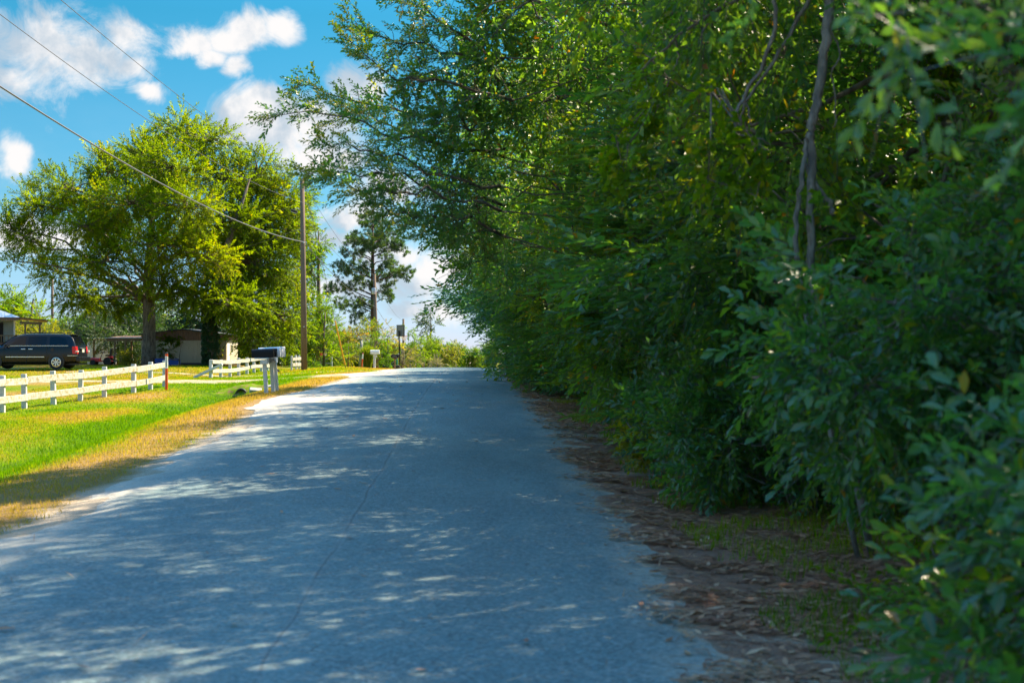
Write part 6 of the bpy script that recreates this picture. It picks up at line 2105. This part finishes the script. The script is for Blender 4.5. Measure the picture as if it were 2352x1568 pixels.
# ------------------------------------------------------------------ basketball hoop
def hoop():
    d = 117.0
    b = gpt((1201 - 1536) / 4267 * d, d)
    b.z = -0.02
    root = empty('basketball_hoop', b)
    m = MB(); m.box((-0.72, 0, 0.10), (1.4, 0.8, 0.20)); m.build('base', M_PLASTBLK, root, 0.05, False, 2)
    m = MB(); m.tube([(-0.02, 0, 0.1), (-0.12, 0, 3.05)], 0.055, 10); m.build('pole', M_BLACK, root, 0, True)
    m = MB(); m.tube([(-0.9, 0, 0.18), (-0.05, 0, 0.95)], 0.028, 8); m.build('brace', M_GREYWOOD, root)
    m = MB(); m.box((0.02, 0, 3.05), (0.05, 1.12, 0.86), (0, 0, 0)); bb = m.build('backboard', M_SMOKE, root, 0.01)
    bb.rotation_euler = (0, 0, 0.62)
    m = MB()
    for y in (-0.575, 0.575): m.box((0.02, y, 3.05), (0.07, 0.045, 0.92))
    for z in (2.60, 3.50): m.box((0.02, 0, z), (0.07, 1.19, 0.045))
    m.build('frame', M_BLACK, bb, 0.005)
    m = MB()
    for y in (-0.29, 0.29): m.box((0.052, y, 2.98), (0.008, 0.04, 0.40))
    for z in (2.80, 3.16): m.box((0.052, 0, z), (0.008, 0.6, 0.04))
    m.build('shooting_square', M_CLEANW, bb)
    dx, dy = math.cos(0.62), math.sin(0.62)
    rc = Vector((0.02 + 0.36 * dx, 0.36 * dy, 2.62))
    ringp = [(rc.x + 0.225 * math.cos(t), rc.y + 0.225 * math.sin(t), rc.z) for t in [2 * math.pi * k / 24 for k in range(25)]]
    m = MB(); m.tube(ringp, 0.016, 8, False); m.box((0.02 + 0.10 * dx, 0.10 * dy, 2.60), (0.18, 0.14, 0.05), (0, 0, 0.62)); rim = m.build('rim', M_RIM, root, 0, True)
    m = MB()
    for k in range(12):
        for s in (-1, 1):
            pts = []
            for j in range(5):
                t = 2 * math.pi * (k + s * 0.5 * j) / 12
                r_ = 0.225 - 0.10 * (j / 4) ** 0.7
                pts.append((rc.x + r_ * math.cos(t), rc.y + r_ * math.sin(t), rc.z - 0.10 * j))
            m.tube(pts, 0.008, 4, False)
    m.build('net', M_NET, rim)
    return tag(root, 'portable basketball hoop on a black pole facing the road', 'basketball hoop')
hoop()


# ------------------------------------------------------------------ reed clump, stump, flowers and small things
def reed_clump():
    b = gpt((1104 - 1536) / 4267 * 96, 96)
    r = np.random.default_rng(61)
    n = 1500
    a = r.random(n) * 2 * np.pi; rr = 0.22 * np.sqrt(r.random(n))
    bx, by = rr * np.cos(a), rr * np.sin(a)
    H = 1.25 + 0.45 * r.random(n); out = (0.15 + 0.55 * r.random(n)) * rr / 0.22
    V, F, T = [], [], []
    w = 0.022
    ts = [0, 0.4, 0.75, 1.0]
    pa = r.random(n) * np.pi
    for j, t in enumerate(ts):
        cx = bx + np.cos(a) * out * t ** 2; cyy = by + np.sin(a) * out * t ** 2
        cz = H * (t - 0.22 * t ** 3 * (out / 0.7)) - 0.05
        hw = w * (1 - 0.85 * t)
        V.append(np.stack([cx - np.cos(pa) * hw, cyy - np.sin(pa) * hw, cz], -1)); V.append(np.stack([cx + np.cos(pa) * hw, cyy + np.sin(pa) * hw, cz], -1))
    V = np.stack(V, 1).reshape(-1, 3)
    f = np.array([(0, 1, 3, 2), (2, 3, 5, 4), (4, 5, 7, 6)])
    F = (f[None] + (np.arange(n) * 8)[:, None, None]).reshape(-1, 4)
    T = np.repeat(np.clip(0.45 + 0.2 * r.standard_normal(n), 0.1, 1), 3)
    o = link_mesh('ornamental_grass', np_mesh('ornamental_grass', V, F, M_REED, T)); o.location = b
    tag(o, 'tall fountain of light green ornamental grass by the orange marker', 'ornamental grass')
reed_clump()
b = gpt((1082.5 - 1536) / 4267 * 97, 97)
m = MB(); m.tube([(0, 0, -0.1), (0.0, 0, 0.6), (0.04, 0, 1.3), (0.02, 0, 1.82)], [0.17, 0.13, 0.11, 0.07], 9)
m.tube([(0.03, 0, 1.35), (0.14, 0, 1.6)], [0.05, 0.02], 6)
o = m.build('dead_stump', M_GREYWOOD, None, 0, True); o.location = b
tag(o, 'tall dead grey stump behind the ornamental grass', 'stump')

M_STEM = mat_plain('green_stem', (0.06, 0.12, 0.02), 0.6)
M_PINK = mat_plain('red_petal', (0.62, 0.03, 0.03), 0.5)
M_PALEP = mat_plain('pale_petal', (0.62, 0.45, 0.45), 0.5)
for lab, sx, sy, mt in [('red pinwheel flower on a stake by the broken fence', 964, 1061.5, M_PINK), ('pale pinwheel flower on a stake by the broken fence', 975.5, 1061.5, M_PALEP)]:
    d = 90.5
    p = at(sx / 1.306, sy / 1.306, d)
    b = gpt(p.x, d)
    root = empty('garden_pinwheel', b)
    h = p.z - b.z
    m = MB(); m.tube([(0, 0, -0.05), (0.02, 0, h * 0.6), (0, 0, h)], 0.012, 6); m.build('stake', M_STEM, root)
    m = MB()
    for k in range(8):
        t = 2 * math.pi * k / 8
        m.add([(0, -0.02, h), (0.10 * math.cos(t), -0.035, h + 0.10 * math.sin(t)), (0.11 * math.cos(t + .5), -0.015, h + 0.11 * math.sin(t + .5)), (0.03 * math.cos(t + .6), -0.01, h + 0.03 * math.sin(t + .6))], [(0, 1, 2, 3)])
    m.build('petals', mt, root)
    tag(root, lab, 'pinwheel')
for i, (lab, sx, sy, hh, ww) in enumerate([('big leaved green plant in the flower bed right of the tall pole', 943, 1101, 0.55, 0.35), ('spiky green plant at the foot of the tall pole', 916, 1098, 0.8, 0.35), ('low green plant at the broken fence post', 962, 1103, 0.3, 0.25)]):
    d = 84.0 + i
    p = at(sx / 1.306, sy / 1.306, d)
    B = gpt(p.x, d)
    thing_tree('garden_plant', lab, 'plant', B, [(B + Vector((0, 0, -.05)), 0.02), (B + Vector((0, 0, hh * .5)), 0.015), (B + Vector((0, 0, hh)), 0.008)],
               [(tuple(B + Vector((0, 0, hh * 0.6))), (ww * .5, ww * .5, hh * .4))], make_sprays(30 + i, 4, 0.3, 8, 0.18, 0.5), LEAF_KITE, M_GREEN, M_STEM, 500 + i, 12, 0.12, 6, 0.1, 0.2, 0.5, 0.6, 0.006, 0.004)
# fallen timber prop near the pole and two litter scraps on the right verge
b = gpt((838 - 1536) / 4267 * 74, 74)
m = MB(); m.bar((0, 0, 0.0), (-0.62, 0.1, 0.62), 0.09, 0.12); o = m.build('leaning_timber', M_TIMBER, None, 0.005); o.location = b
tag(o, 'short brown timber prop leaning at the far fence end', 'timber')
